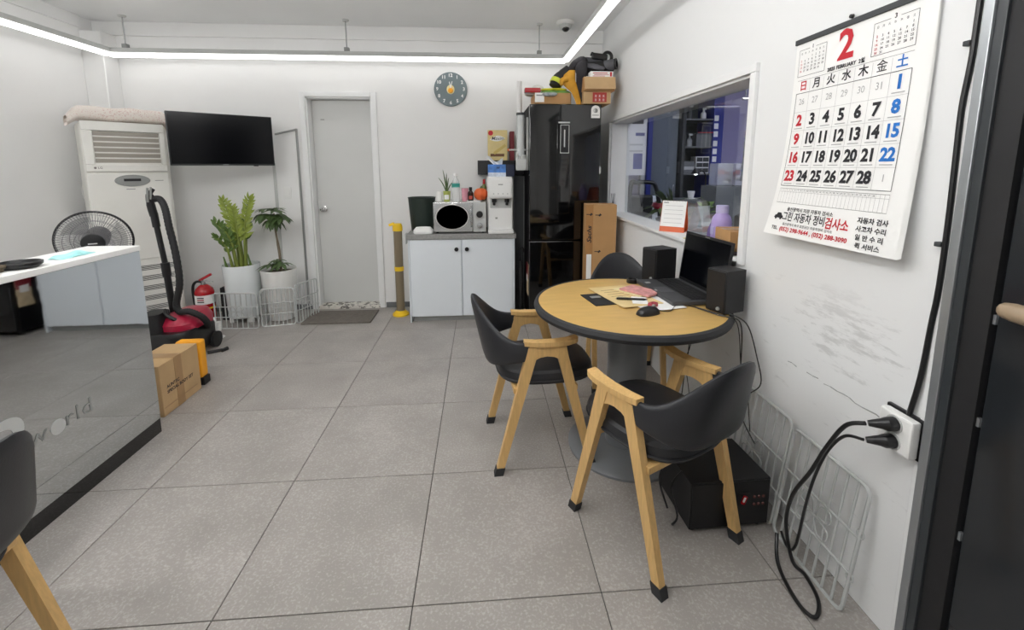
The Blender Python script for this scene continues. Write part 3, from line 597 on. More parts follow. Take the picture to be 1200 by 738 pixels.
tag(MB().loft([[(x * s_, y * s_, z) for x, y in rrect(.13, .09, .02, 3)] for s_, z in ((.9, 0), (1, .012), (.96, .012), (.9, .004))]).build('small_dish', WPLAST, None, loc=(-.055, 3.86, Zm)), 'flat white dish under the orange pot on the microwave', 'dish')
t = thing('orange_pot', 'round orange red pumpkin shaped pot on the microwave', 'pot', (.005, 3.90, Zm + .012))
MB().grid(lambda u, v: Vector(((.058 * math.sin(math.pi * (.08 + .84 * v)) * (1 + .06 * math.cos(16 * math.pi * u)) * math.cos(2 * math.pi * u)), (.058 * math.sin(math.pi * (.08 + .84 * v)) * (1 + .06 * math.cos(16 * math.pi * u)) * math.sin(2 * math.pi * u)), .052 - .052 * math.cos(math.pi * v))), 48, 12, True).build('pot_body', ORANGE, t)
MB().tube([(0, 0, .1), (.01, 0, .125)], [.012, .006], 8).build('stalk', GREEN3, t)
t = thing('sauce_bottle', 'slim bottle with red cap behind the orange pot', 'bottle', (.035, 4.0, Zm))
MB().lathe([(0, 0), (.022, 0), (.023, .12), (.012, .15), (0, .15)], 18).build('bottle_body', mat('sauce_green', '#5f6a34', .3), t)
MB().lathe([(0, .15), (.014, .15), (.012, .19), (0, .195)], 14).build('cap', RED, t)
MB().b2((-.018, -.0245, .05), (.018, -.022, .1)).build('label_patch', YEL, t)
# water purifier
t = thing('water_purifier', 'white water purifier with two taps beside the microwave', 'water dispenser', (.175, 3.775, Zt))
MB().b2((-.112, .07, .0), (.112, .36, .49), .015, 3).build('body', WPLAST, t)
MB().b2((-.112, 0, .30), (.112, .1, .49), .03, 4).build('upper_head', WPLAST, t)
MB().b2((-.112, -.02, .0), (.112, .1, .03), .008).build('drip_tray', WPLAST, t)
MB().b2((-.09, .066, .215), (.095, .075, .3), .004).build('dispense_bay', LGREY, t)
for sx in (-.055, .055): MB().tube([(sx, .04, .27), (sx, .04, .3)], .02, 14).tube([(sx, .045, .245), (sx, .04, .27)], .012, 12).build('tap', BLACK, t)
MB().b2((-.045, .065, .12), (-.025, .069, .135)).build('sticker', GREYP, t)
for k in range(4): MB().lathe([(0, 0), (.006, 0), (0, .001)], 12, Matrix.Translation((-.06 + k * .04, -.0005, .345)) @ Matrix.Rotation(R(90), 4, 'X')).build('button', LGREY, t)
MB().b2((-.02, -.001, .42), (.02, .0005, .428)).build('marking', GREYP, t)
Zw = Zt + .49
# tissue box + navy box on top of purifier
t = thing('tissue_box', 'blue printed tissue box with tissue out on the water purifier', 'tissue box', (.149, 3.93, Zw))
MB().b2((-.078, -.05, 0), (.078, .05, .105), .002, 1).build('carton', SKYB, t)
MB().b2((-.078, -.0508, .0), (.078, -.0502, .035)).build('snow_print', mat('snow_print', '#cfd8e6', .6, var=.2, vs_=40), t)
MB().text('W', .03, (.01, .075), .001, 'CENTER', lambda p: (p[0], -.0508, p[1])).build('lettering', NAVY, t, norm=False)
MB().grid(lambda u, v: Vector(((u - .5) * (.07 + .09 * v) - .035 * v + .012, .018 * math.sin(11 * u + 2 * v) * (.4 + v), .1 + .085 * v * (.75 + .25 * math.sin(7 * u + .5)) - .02 * u * v)), 18, 6).build('tissue', PAPER, t)
tag(MB().b2((-.037, -.045, 0), (.037, .045, .105), .002, 1).build('navy_carton', NAVY, None, loc=(.267, 3.93, Zw)), 'small navy carton right of the blue tissue box', 'box')
# wall shelf
t = thing('wall_shelf', 'black box wall shelf above the water purifier', 'shelf', (.2, YB, 1.29))
MB().b2((-.22, -.22, 0), (.20, 0, .02), .002).b2((-.22, -.22, .108), (.20, 0, .128), .002).b2((-.22, -.22, .02), (-.2, 0, .108)).b2((.18, -.22, .02), (.2, 0, .108)).build('shelf_box', BLACKM, t)
MB().b2((-.2, -.218, .02), (.18, -.2, .108)).build('front_flap', BLACK, t)
Zs = 1.418
t = thing('coffee_mix_box', 'cream coloured coffee mix carton standing on the black wall shelf', 'box', (.162, 4.08, Zs))
MB().b2((-.088, -.05, 0), (.088, .05, .27), .002, 1).build('carton', CREAM, t)
MB().loft([[(-.07 + .14 * u, -.0508, .185 + .03 * math.sin(math.pi * u) + .012 * u) for u in [i / 10 for i in range(11)]] + [(-.07 + .14 * u, -.0508, .185 - .02 * math.sin(math.pi * u) + .012 * u) for u in [i / 10 for i in range(10, -1, -1)]], [(-.07 + .14 * u, -.0512, .185 + .03 * math.sin(math.pi * u) + .012 * u) for u in [i / 10 for i in range(11)]] + [(-.07 + .14 * u, -.0512, .185 - .02 * math.sin(math.pi * u) + .012 * u) for u in [i / 10 for i in range(10, -1, -1)]]]).build('logo_plate', PAPER, t)
MB().text('Maxim', .042, (0, .195), .0002, 'CENTER', lambda p: (p[0], -.0515, p[1]), shear=.3).build('lettering', INK, t, norm=False)
MB().lathe([(0, 0), (.022, 0), (.022, .001), (0, .001)], 18, Matrix.Translation((-.062, -.051, .243)) @ Matrix.Rotation(R(90), 4, 'X')).build('seal', INKR, t)
MB().b2((-.065, -.0512, .035), (.06, -.0502, .06)).build('print', mat('brown_print', '#6d4a2a', .6), t)
MB().box((.02, -.0508, .1), (.13, .001, .025), (0, R(-35), 0)).build('swoosh', mat('swoosh', '#c9b063', .5), t)
tag(MB().b2((-.02, -.05, 0), (.02, .05, .26), .002, 1).build('wine_carton', WRED, None, loc=(.295, 4.10, Zs)), 'dark red carton on the shelf beside the cup tube', 'box')
t = thing('cup_dispenser', 'grey tube paper cup dispenser fixed to the fridge side', 'dispenser', (.345, 3.75, 1.33))
MB().lathe([(.032, .12), (.034, .12), (.034, .455), (.032, .46)], 24, loop=True).build('tube', CLEAR, t)
MB().lathe([(0, .13), (.025, .13), (.029, .42), (.0, .425)], 24).build('paper_cups', LGREY, t)
MB().lathe([(.03, .455), (.037, .455), (.037, .475), (0, .478)], 24).build('lid', DGREY, t)
MB().b2((-.1, -.02, .165), (.055, .02, .178), .003).build('bracket', LGREY, t)
MB().ball((-.1, -.0, .171), .013, 10).build('bracket_tip', ORANGE, t)
MB().b2((-.04, -.035, 0.0), (.05, .035, .10), .008).tube([(-.03, -.01, .08), (-.03, -.01, .15)], .014, 10).tube([(.02, -.01, .06), (.02, -.01, .13)], .024, 12).build('outlet', LGREY, t)
MB().b2((.05, .0, .0), (.066, .03, .44)).build('back_plate', LGREY, t)
t = thing('white_tube', 'tall white plastic tube standing behind the cup dispenser', 'tube', (.345, 3.86, 1.418))
MB().tube([(0, 0, 0), (0, 0, .66)], .022, 16).build('pipe', WPLAST, t)
t = thing('gap_dark_board', 'dark grey board added to darken the gap between cabinet and refrigerator', 'board', (.356, 4.03, 0))  # board put in so the gap beside the fridge reads dark
MB().b2((-.045, -.012, 0), (.045, .012, 1.28), .003).build('board_panel', DGREY, t); MB().b2((-.048, -.016, 0), (-.04, .016, 1.28)).b2((.04, -.016, 0), (.048, .016, 1.28)).build('edge_strip', MGREY, t)
t = thing('folded_umbrella', 'black folded umbrella standing in the gap left of the refrigerator', 'umbrella', (.352, 3.86, 0))
MB().tube([(0, 0, 0), (0, 0, .06), (0, 0, .45), (0, 0, .52)], [.006, .012, .03, .018], 12).build('canopy', BLACKM, t); MB().tube(smooth_path([(0, 0, .5), (0, 0, .62), (.012, 0, .65), (.028, 0, .63), (.028, 0, .6)], 4), .008, 8).build('handle', BLACK, t)
# ================================================================== FRIDGE
t = thing('refrigerator', 'tall glossy black refrigerator in the back right corner', 'refrigerator', (.707, 3.65, 0))
MB().b2((-.297, .06, .03), (.297, .56, 1.862), .006).build('cabinet_body', mat('fridge_side', '#101012', .55, spec=.15), t)
u = MB().b2((-.297, 0, .742), (.297, .055, 1.865), .006).build('upper_door', GLOSSB, t)
l = MB().b2((-.297, 0, .06), (.297, .055, .732), .006).build('lower_door', GLOSSB, t)
MB().b2((-.07, -.008, .97), (.04, .001, 1.725), .003).build('handle_panel', GLOSSB, u)
dsp = MB().b2((-.045, -.0095, 1.47), (.03, -.0078, 1.70), .002).build('display', BLACK, u)
for a, b in (((-.045, -.011, 1.695), (.03, -.009, 1.70)), ((-.045, -.011, 1.47), (.03, -.009, 1.475)), ((-.045, -.011, 1.475), (-.04, -.009, 1.695)), ((.025, -.011, 1.475), (.03, -.009, 1.695)), ((-.06, -.0095, 1.712), (.035, -.0075, 1.724)), ((-.014, -.0105, 1.52), (-.004, -.009, 1.66))): MB().b2(a, b).build('display_line', LGREY, u)
st = MB().prism([(-.037, 0), (.037, 0)] + [(.037 * math.cos(a), .065 + .037 * math.sin(a)) for a in [R(180 * i / 10) for i in range(11)]], .001, Matrix.Translation((.248, -.0005, 1.755)) @ Matrix.Rotation(R(90), 4, 'X')).build('sticker', PAPER, u)
MB().lathe([(.014, 0), (.018, 0), (.018, .0006), (.014, .0006)], 16, Matrix.Translation((.248, -.0016, 1.815)) @ Matrix.Rotation(R(90), 4, 'X'), loop=True).b2((.22, -.0022, 1.775), (.275, -.0016, 1.781)).b2((.243, -.0022, 1.80), (.262, -.0016, 1.83)).build('print', GREYP, u)
for sx in (-.25, .25): MB().tube([(sx, .1, 0), (sx, .1, .035)], .02, 12).tube([(sx, .5, 0), (sx, .5, .035)], .02, 12).build('foot', BLACK, t)
MB().b2((.29, .0, 1.30), (.305, .03, 1.36), .002).build('hinge_cover', LGREY, t)
po = MB().b2((-.3, .06, .24), (-.2975, .185, .52)).build('poster', mat('beer_poster', '#c6b291', .6, var=.15, vs_=20), t)
MB().b2((-.302, .06, .39), (-.3, .185, .52)).build('poster_band', WRED, po)
MB().b2((-.303, .085, .36), (-.302, .16, .42)).build('poster_patch', PAPER, po)
Zf = 1.866
# on the fridge
t = thing('shallow_carton', 'shallow open cardboard tray on the left of the fridge top', 'box', (.61, 3.85, Zf))
MB().b2((-.15, -.15, 0), (.15, .15, .008)).b2((-.15, -.15, 0), (.15, -.145, .095)).b2((-.15, .145, 0), (.15, .15, .095)).b2((-.15, -.15, 0), (-.145, .15, .095)).b2((.145, -.15, 0), (.15, .15, .095)).build('carton', CARD, t)
MB().b2((-.152, -.1515, .02), (-.075, -.150, .095)).build('shipping_label', PAPER, t)
MB().b2((-.14, -.153, .07), (-.09, -.1515, .08)).build('print', GREYP, t)
tag(MB().b2((-.066, -.04, 0), (.066, .04, .038), .008).build('red_case', RED, None, loc=(.44, 3.73, Zf + .096)), 'red flat case on the left corner of the cardboard tray', 'case')
t = thing('cloth_hat', 'white crumpled cloth hat on top of the cardboard tray', 'hat', (.50, 3.86, Zf + .097))
MB().grid(lambda u, v: Vector((.105 * v * math.cos(2 * math.pi * u) * (1 + .06 * math.sin(10 * math.pi * u)), .09 * v * math.sin(2 * math.pi * u), .075 * (1 - v ** 2.2) ** .8 + .006 * math.sin(9 * v + 12 * u) + .01 * (1 - v))), 28, 9, True).build('crown', mat('hat_cloth', '#dcdcd6', .8, bump=.5, bs=30, dist=.006), t)
MB().tube([(.1 * math.cos(a), .088 * math.sin(a), .012) for a in [2 * math.pi * i / 28 for i in range(28)]], .012, 8, closed=True).build('brim_roll', mat('hat_cloth', ''), t)
t = thing('safety_vest', 'folded yellow green safety vest lying on the cardboard tray', 'vest', (.63, 3.80, Zf + .1))
def cloth(w_, d_, h_, seed, wav=.01):
    r_ = random.Random(seed); ph = [r_.uniform(0, 6) for _ in range(4)]
    def f(u, v):
        a = 2 * math.pi * u; x = w_ / 2 * math.copysign(abs(math.cos(a)) ** .6, math.cos(a)); z = h_ / 2 * math.copysign(abs(math.sin(a)) ** .7, math.sin(a)); e = (1 - abs(2 * v - 1) ** 6) ** .5 * .9 + .1
        y = (v - .5) * d_
        return Vector((x * e + wav * math.sin(20 * y + ph[0]), y + wav * math.sin(14 * x + ph[1]), h_ / 2 + z * e + wav * (math.sin(25 * x + ph[2]) * .5 + math.sin(22 * y + ph[3]) * .5)))
    return f
MB().grid(cloth(.26, .2, .05, 1, .004), 24, 14, True).build('vest_fold', mat('vest_green', '#6f9a4a', .8, var=.5, vs_=25), t, loc=(.01, 0, -.03))
MB().grid(cloth(.22, .12, .022, 2, .003), 20, 10, True).build('reflective_band', mat('hi_vis_yellow', '#e6e238', .5), t, loc=(-.0, 0, .022))
MB().grid(cloth(.12, .1, .03, 5, .006), 20, 10, True).build('grey_cuff', mat('cuff_grey', '#9fa5a8', .7, var=.3, vs_=40), t, loc=(-.05, -.09, -.03))
t = thing('work_glove', 'tan yellow leather work glove hanging over the carton on the fridge', 'glove', (.765, 3.72, Zf))
gl = MB()
gl.loft([[(cx + x * s_, y * .35 * s_ - .02, z) for x, y in rrect(.11, .11, .05, 4)] for cx, s_, z in ((.06, .35, .0), (.05, .5, .05), (.03, .62, .1), (-.01, 1.0, .15), (-.03, 1.05, .19), (-.02, .85, .24), (.0, .45, .275))]).build('glove_palm', mat('glove_tan', '#d29a2c', .7, var=.15, vs_=20, bump=.5), t)
MB().tube(smooth_path([(-.04, -.04, .2), (-.085, -.045, .19), (-.09, -.05, .15)], 4), [.022] * 5 + [.02, .018, .016, .012], 10).build('glove_thumb', mat('glove_tan', ''), t)
t = thing('black_sleeve', 'black tube sleeve with lime reflective band left of the glove', 'sleeve', (.695, 3.80, Zf + .16))
MB().tube(smooth_path([(-.06, -.02, .0), (-.03, -.01, .06), (.03, 0, .1), (.07, 0, .13)], 4), [.05] * 7 + [.055] * 6, 14).build('sleeve_tube', BLACKM, t)
MB().tube([(-.052, -.018, .02), (-.034, -.012, .052)], .056, 16).build('reflective_band', mat('lime_band', '#d6e24a', .5), t)
t = thing('dark_jacket', 'dark grey work jacket hanging between the glove and the cartons', 'jacket', (.855, 3.70, Zf + .01))
MB().loft([[(cx + x * sx, y * .5 - .01 + .02 * math.sin(z * 20), z) for x, y in rrect(.1, .14, .045, 4)] for cx, sx, z in ((.02, .5, .0), (.02, .8, .04), (.0, .75, .1), (-.02, .7, .16), (-.02, .8, .23), (-.02, .95, .28), (-.01, .8, .32), (.0, .4, .335))]).build('sleeve', mat('jacket_dark', '#2b292d', .8, var=.2, vs_=14, bump=.6, bs=30), t)
MB().tube(smooth_path([(-.1, .05, .27), (-.05, .03, .32), (.0, .02, .34), (.02, .05, .33)], 4), [.025, .03, .035, .038, .04, .04, .042, .042, .04, .038, .035, .03, .02], 12).build('collar', mat('jacket_dark', ''), t)
t = thing('small_carton', 'lower brown carton with red label on the right of the fridge top', 'box', (.965, 3.74, Zf))
MB().b2((-.12, -.12, 0), (.105, .13, .095), .002, 1).build('carton', CARD2, t)
MB().b2((-.045, -.1215, .012), (.07, -.12, .088)).build('red_label', mat('label_brick', '#b03a34', .6), t)
for k, (x, z) in enumerate(((-.02, .06), (.012, .06), (.044, .06), (-.02, .03), (.012, .03), (.044, .03))): MB().b2((x - .009, -.1222, z - .008), (x + .009, -.1215, z - .005)).b2((x - .009, -.1222, z + .004), (x + .009, -.1215, z + .007)).b2((x - .002, -.1222, z - .008), (x + .001, -.1215, z + .009)).build('print', PAPER, t)
t = thing('open_carton', 'upper brown carton stacked over the red labelled carton', 'box', (.97, 3.73, Zf + .096))
MB().b2((-.13, -.13, 0), (.125, .13, .11), .002, 1).build('carton', CARD, t)
MB().box((-.0, -.145, .06), (.25, .004, .10), (R(-14), 0, 0)).build('flap', CARD2, t)
t = thing('white_parts_box', 'flat white box with red lettering on the upper carton', 'box', (.985, 3.645, Zf + .206))
MB().b2((-.09, -.035, 0), (.095, .04, .045), .002, 1).build('carton', PAPER, t)
for a, b in (((-.07, .028), (.05, .034)), ((-.06, .016), (.06, .02)), ((.07, .005), (.085, .04)), ((-.07, .006), (.03, .010))): MB().b2((a[0], -.0358, a[1]), (b[0], -.035, b[1])).build('print', INKR, t)
tag(MB().prism([(-.05, 0), (.05, 0), (0, .05)], .05, Matrix.Translation((.95, 3.72, Zf + .207 + .045)) @ Matrix.Rotation(R(90), 4, 'X')).build('red_wedge', RED, None), 'small red wedge behind the flat white box', 'wedge') if False else tag(MB().prism([(-.05, 0), (.05, 0), (-.01, .05)], .04, Matrix.Rotation(R(90), 4, 'X')).build('red_wedge', RED, None, loc=(.945, 3.76, Zf + .207)), 'small red cloth corner under the dark bag', 'cloth')
t = thing('rolled_bag', 'grey and black rolled bag on the cartons against the right wall', 'bag', (1.0, 3.80, Zf + .207))
bagm = mat('bag_grey', '#58585d', .75, var=.2, vs_=12, bump=.5, bs=40)
MB().grid(cloth(.30, .2, .10, 9, .006), 28, 16, True).build('bag_body', BLACKM, t, loc=(-.03, -.02, .05))
MB().tube([(-.02, -.04, .105), (.115, -.13, .115)], .042, 18).build('roll', bagm, t)
MB().lathe([(.026, 0), (.043, 0), (.043, .012), (.026, .012)], 20, Matrix.Translation((.113, -.129, .115)) @ Vector((.83, -.55, .05)).to_track_quat('Z', 'Y').to_matrix().to_4x4(), loop=True).lathe([(0, .002), (.026, .002)], 20, Matrix.Translation((.113, -.129, .115)) @ Vector((.83, -.55, .05)).to_track_quat('Z', 'Y').to_matrix().to_4x4(), cap=False).build('roll_end', BLACK, t)
MB().grid(cloth(.2, .16, .03, 9, .005), 24, 12, True).build('flap', bagm, t, loc=(-.06, -.07, .115), rot=(R(38), R(14), R(-12)))
MB().box((.0, -.06, .185), (.13, .05, .05), (0, R(6), 0), .012).tube([(.065 + .035 * math.cos(a), -.07, .18 + .04 * math.sin(a)) for a in [2 * math.pi * i / 18 for i in range(18)]], .014, 8, closed=True).box((-.06, -.06, .205), (.03, .03, .03), (0, R(20), 0), .006).build('strap_buckle', BLACK, t)
# tall carton beside the fridge
t = thing('tall_carton', 'tall narrow cardboard box standing before the fridge right side', 'box', (.965, 3.50, 0), R(-6))
MB().b2((-.115, -.09, 0), (.125, .09, 1.06), .003, 1).build('carton', CARD, t)
MB().b2((-.118, -.0915, .1), (-.06, -.09, 1.06), .0).build('side_strip', mat('carton_shade', '#a87a49', .8, var=.05), t)
MB().b2((-.108, -.0925, .43), (-.068, -.0912, .66)).build('shipping_label', PAPER, t)
MB().text('Sachs', .062, (0, 0), .0015, 'CENTER', lambda p: (-.088 - p[1] * .8, -.0925, .82 + p[0]), shear=.3).build('print', INK, t, norm=False)
for x, z in ((-.09, .98), (-.02, .975), (-.02, .68), (.07, .5)): MB().b2((x - .025, -.0925, z), (x + .025, -.0912, z + .006)).box((x + .012, -.092, z + .003), (.012, .001, .022), (0, R(30), 0)).build('arrow_print', INK, t)
t = thing('reed_diffuser', 'tiny dark reed sticks standing at the far end of the window sill', 'diffuser', (1.17, 3.80, WZ0))
MB().lathe([(0, 0), (.014, 0), (.014, .04), (.008, .05), (0, .05)], 12).build('jar', WPLAST, t)
for a in (-.02, .0, .018): MB().tube([(0, 0, .04), (a, a * .5, .17)], .0025, 5).build('reed', INK, t)
# ================================================================== CLOCK
t = thing('wall_clock', 'round grey blue wall clock with white numerals on the back wall', 'clock', (-.26, YB, 2.07))
MB().lathe([(0, 0), (.152, 0), (.152, .018), (.147, .022), (0, .022)], 48, Matrix.Rotation(R(90), 4, 'X')).build('dial', mat('dial_slate', '#68767a', .4, var=.06), t)
n_ = MB()
for k in range(1, 13): a = R(90 - 30 * k); n_.text(str(k), .042, (.122 * math.cos(a), .122 * math.sin(a)), .001, 'CENTER', lambda p: (p[0], -.0226, p[1]))
n_.build('numerals', PAPER, t, norm=False)
MB().lathe([(0, 0), (.036, 0), (.036, .002), (0, .002)], 24, Matrix.Translation((0, -.022, -.003)) @ Matrix.Rotation(R(90), 4, 'X') @ Matrix.Scale(1.15, 4, (0, 1, 0))).build('centre_plate', mat('plate_cream', '#e8d9a0', .4), t)
MB().lathe([(0, 0), (.024, 0), (.02, .01), (0, .012)], 24, Matrix.Translation((0, -.024, -.012)) @ Matrix.Rotation(R(90), 4, 'X')).build('centre_boss', AMBER, t)
for a, L_ in ((R(75), .06), (R(100), .055)): MB().tube([(0, -.027, .01), (L_ * math.cos(a), -.027, .01 + L_ * math.sin(a))], .004, 6).build('clock_hand', PAPER, t)
# ================================================================== TABLE
TX, TY, TZ = .69, 1.945, .73
t = thing('round_table', 'round wooden table with black rubber edge on a grey column', 'table', (TX, TY, 0))
MB().lathe([(0, TZ - .03), (.425, TZ - .03), (.425, TZ), (0, TZ)], 72).build('tabletop', WOODT, t)
MB().lathe([(.422, TZ - .036), (.44, TZ - .034), (.446, TZ - .018), (.44, TZ - .002), (.432, TZ + .003), (.424, TZ + .001)], 72, loop=True).build('rubber_edge', RUBBER, t)
COLM = mat('column_grey', '#76797d', .35, .0, var=.04)
MB().lathe([(0, .02), (.092, .02), (.092, TZ - .036), (0, TZ - .036)], 36).build('column', COLM, t)
MB().lathe([(0, .0), (.27, .0), (.272, .012), (.26, .02), (.11, .035), (0, .035)], 56).build('base_disc', COLM, t)
# ================================================================== CHAIRS
def make_chair(label, loc, rz):
    t = thing('armchair', label, 'chair', loc, rz, 'wooden armchairs with black shells')
    for sx in (-1, 1):
        x = sx * .205
        for sy in (-1, 1):
            a, b = Vector((x, sy * .215, .0)), Vector((x, sy * .058, .59))
            def sec(p, wx, wy): return [(p.x + wx * i, p.y + wy * j, p.z) for i, j in ((-1, -1), (1, -1), (1, 1), (-1, 1))]
            lg = MB().loft([sec(a.lerp(b, f), .013 + .003 * f, .0165 + .008 * f) for f in (0, .5, 1)]).build('leg', WOOD, t, flat=True)
            MB().loft([sec(a.lerp(b, f), .0165, .02) for f in (-.005, .06)]).build('leg_cap', RUBBER, lg, flat=True)
        arch = [(-.09, .59), (-.125, .46)] + [(-.085, .465)] + [(-.078 * math.cos(R(180 * i / 8)), .49 + .055 * math.sin(R(180 * i / 8))) for i in range(9)] + [(.085, .465), (.125, .46), (.09, .59)]
        arch = [(-.085, .592), (-.108, .48)] + [(-.082 * math.cos(R(180 * i / 8)), .485 + .06 * math.sin(R(180 * i / 8))) for i in range(9)] + [(.108, .48), (.085, .592)]
        MB().prism(arch, .026, Matrix.Translation((x - .013, 0, 0)) @ Matrix(((0, 0, 1, 0), (1, 0, 0, 0), (0, 1, 0, 0), (0, 0, 0, 1)))).build('arm_bracket', WOOD, t, flat=True)
        MB().loft([[(x + wx, y, z) for wx, z in ((-w_, zz), (w_, zz), (w_, zz + .02), (-w_, zz + .02))] for y, zz, w_ in ((-.1, .598, .018), (-.05, .592, .021), (.03, .59, .023), (.09, .594, .025), (.125, .603, .024), (.135, .607, .018))]).build('armrest', WOOD, t, flat=True)
    for y in (-.125, .125): MB().box((0, y, .385), (.40, .04, .026), bev=.003).build('stretcher', WOOD, t)
    def sq(s_, z):
        out = []
        for i in range(36):
            a = 2 * math.pi * i / 36; c, q = math.cos(a), math.sin(a)
            px = .196 * math.copysign(abs(c) ** .62, c) * s_; py = (.235 if q > 0 else .215) * math.copysign(abs(q) ** .62, q) * s_
            out.append((px * (1 - .08 * (q < 0) * abs(q)), py + .015, z))
        return out
    st = MB().loft([sq(.93, .398), sq(.985, .405), sq(1, .418), sq(1, .438), sq(.985, .452), sq(.93, .462), sq(.7, .466), sq(.3, .462), sq(.05, .461)]).build('seat', LEATH, t)
    MB().tube(sq(1.003, .418), .0045, 6, closed=True).build('seat_piping', LEATH, st)
    loops = []
    N = 30
    for i in range(N + 1):
        ph = R(-90 + 180 * i / N); c_ = max(0, math.cos(ph)); k = c_ ** 2.3
        zt = .606 + .165 * k; zb = .525 - .045 * c_; h = zt - zb; cz = (zt + zb) / 2
        cx, cyy = math.copysign(abs(math.sin(ph)) ** .85, ph), -abs(math.cos(ph)) ** .85; lp = []
        th = .014
        for j in range(14):
            b = 2 * math.pi * j / 14
            rr_ = th * math.copysign(abs(math.cos(b)) ** .8, math.cos(b)); zz = h / 2 * math.copysign(abs(math.sin(b)) ** .35, math.sin(b))
            lean = .10 * (zz / .16) * k * .35
            lp.append(((.206 + rr_) * cx, -.078 + (.2 + rr_ + lean) * cyy, cz + zz))
        loops.append(lp)
    sh = MB().loft(loops).build('back_shell', LEATH, t)
    return t
make_chair('wooden armchair with black shell left of the round table, seen from its side', (.265, 2.0, 0), R(-86))
make_chair('wooden armchair with black shell in front of the round table, its back to us', (.641, 1.465, 0), R(27))
make_chair('wooden armchair with black shell behind the round table, before the tall carton', (.905, 2.62, 0), R(172))
make_chair('dark armchair cut off at the lower left edge beside the counter', (-1.352, .905, 0), R(98))
# ================================================================== THINGS ON THE TABLE
def speaker(label, loc, rz, w_, d_, h_):
    t = thing('desktop_speaker', label, 'speaker', loc, rz, 'desktop speakers')
    MB().b2((-w_ / 2, -d_ / 2, .004), (w_ / 2, d_ / 2, h_), .003).build('enclosure', BLACKM, t)
    MB().b2((-w_ / 2 - .006, -d_ / 2 + .004, .01), (-w_ / 2, d_ / 2 - .004, h_ - .004), .002).build('front_grille', BLACK, t)
    MB().lathe([(0, 0), (.008, 0), (.007, .008), (0, .009)], 14, Matrix.Translation((-w_ / 2 - .006, -d_ / 2 + .03, .025)) @ Matrix.Rotation(R(-90), 4, 'Y')).build('knob', GREYP, t)
    for sx in (-1, 1):
        for sy in (-1, 1): MB().tube([(sx * (w_ / 2 - .015), sy * (d_ / 2 - .015), 0), (sx * (w_ / 2 - .015), sy * (d_ / 2 - .015), .005)], .006, 8).build('foot', RUBBER, t)
ZT = TZ + .0005
speaker('black speaker at the back of the table, left of the laptop', (.985, 2.315, ZT), R(20), .14, .11, .185)
speaker('black speaker on the near side, right of the laptop', (1.06, 1.778, ZT), R(20), .115, .10, .19)
t = thing('laptop', 'open black laptop on the round table facing left', 'laptop', (.965, 2.055, ZT), R(3))
MB().b2((-.12, -.205, .004), (.125, .205, .024), .004).build('base_body', mat('laptop_grey', '#4c4d50', .4, .3), t)
MB().b2((-.02, -.185, .0235), (.095, .185, .0248)).build('keyboard_deck', BLACK, t)
key = None
for r_ in range(5):
    for c_ in range(15):
        p = (-.008 + r_ * .0235, -.17 + c_ * .0243, .0262)
        if key is None: key = MB().box((0, 0, 0), (.019, .02, .003), bev=.001, seg=1).build('key', BLACKM, t, loc=p)
        else: copy_part(key, t, p)
MB().b2((-.1, -.05, .0235), (-.03, .045, .0246)).build('touchpad', mat('touchpad', '#5d5e61', .3, .2), t)
for a_, b_ in (((-.1, .12, .0235), (-.075, .145, .0246)), ((-.112, -.02, .0235), (-.102, .005, .0246))): MB().b2(a_, b_).build('sticker', LGREY, t)
scr = MB().b2((0, -.205, 0), (.01, .205, .265), .003).build('lid', BLACK, t, loc=(.122, 0, .022), rot=(0, R(7), 0))
MB().b2((-.001, -.192, .018), (.0003, .192, .252)).build('screen', mat('screen_glass', ''), scr)
MB().b2((-.0015, -.02, .256), (.0, .02, .26)).build('webcam_bar', GREYP, scr)
t = thing('computer_mouse', 'black computer mouse on the near part of the round table', 'mouse', (.712, 1.765, ZT), R(-70))
MB().grid(lambda u, v: Vector((.031 * math.sin(math.pi * v) ** .6 * math.cos(2 * math.pi * u), -.055 * math.cos(math.pi * v), max(0, .034 * math.sin(math.pi * v) ** .7 * math.sin(2 * math.pi * u)))), 24, 14, True).build('mouse_body', BLACK, t)
MB().tube([(-.004, .03, .03), (.004, .03, .03)], .008, 12).build('scroll_wheel', GREYP, t)
MB().tube(smooth_path([(.0, .05, .01), (.02, .1, .004), (-.02, .17, .004), (-.04, .22, .004), (-.06, .25, .0), (-.07, .27, -.06)], 6), .0022, 6).build('cable', BLACK, t)
t = thing('round_black_lid', 'small round black puck near the far table edge', 'puck', (.822, 2.276, ZT))
MB().lathe([(0, 0), (.03, 0), (.032, .006), (.03, .02), (.022, .022), (.02, .014), (0, .014)], 24).build('puck_body', BLACK, t)
t = thing('black_folder', 'thin black leaflet under the brown envelopes on the table', 'leaflet', (.56, 1.985, ZT), R(10))
MB().b2((-.06, -.09, 0), (.06, .09, .003)).build('sheet', BLACKM, t)
MB().b2((-.03, .02, .003), (.02, .05, .0033)).build('print', GREYP, t)
def sheet(name, label, cat, loc, rz, w_, d_, h_, m): return tag(MB().b2((-w_ / 2, -d_ / 2, 0), (w_ / 2, d_ / 2, h_), .0005, 1).build(name, m, None, loc=loc, rot=(0, 0, rz)), label, cat)
sheet('white_paper', 'white paper sheet lowest of the pile beside the laptop', 'paper', (.79, 1.92, ZT + .0032), R(12), .2, .24, .0015, PAPER)
t = thing('brown_envelope', 'large brown paper envelope lying on the table pile', 'envelope', (.69, 2.02, ZT + .005), R(14))
MB().b2((-.105, -.165, 0), (.105, .165, .003), .0005, 1).build('envelope_body', PAPERB, t)
for k in range(5): MB().b2((-.07, .1 - k * .035, .003), (.02 + .01 * (k % 2), .104 - k * .035, .0033)).build('print', mat('brown_print', ''), t)
sheet('folded_letter', 'cream folded letter on the brown envelope', 'letter', (.76, 2.08, ZT + .0085), R(28), .12, .17, .003, mat('letter_cream', '#dccf9f', .7))
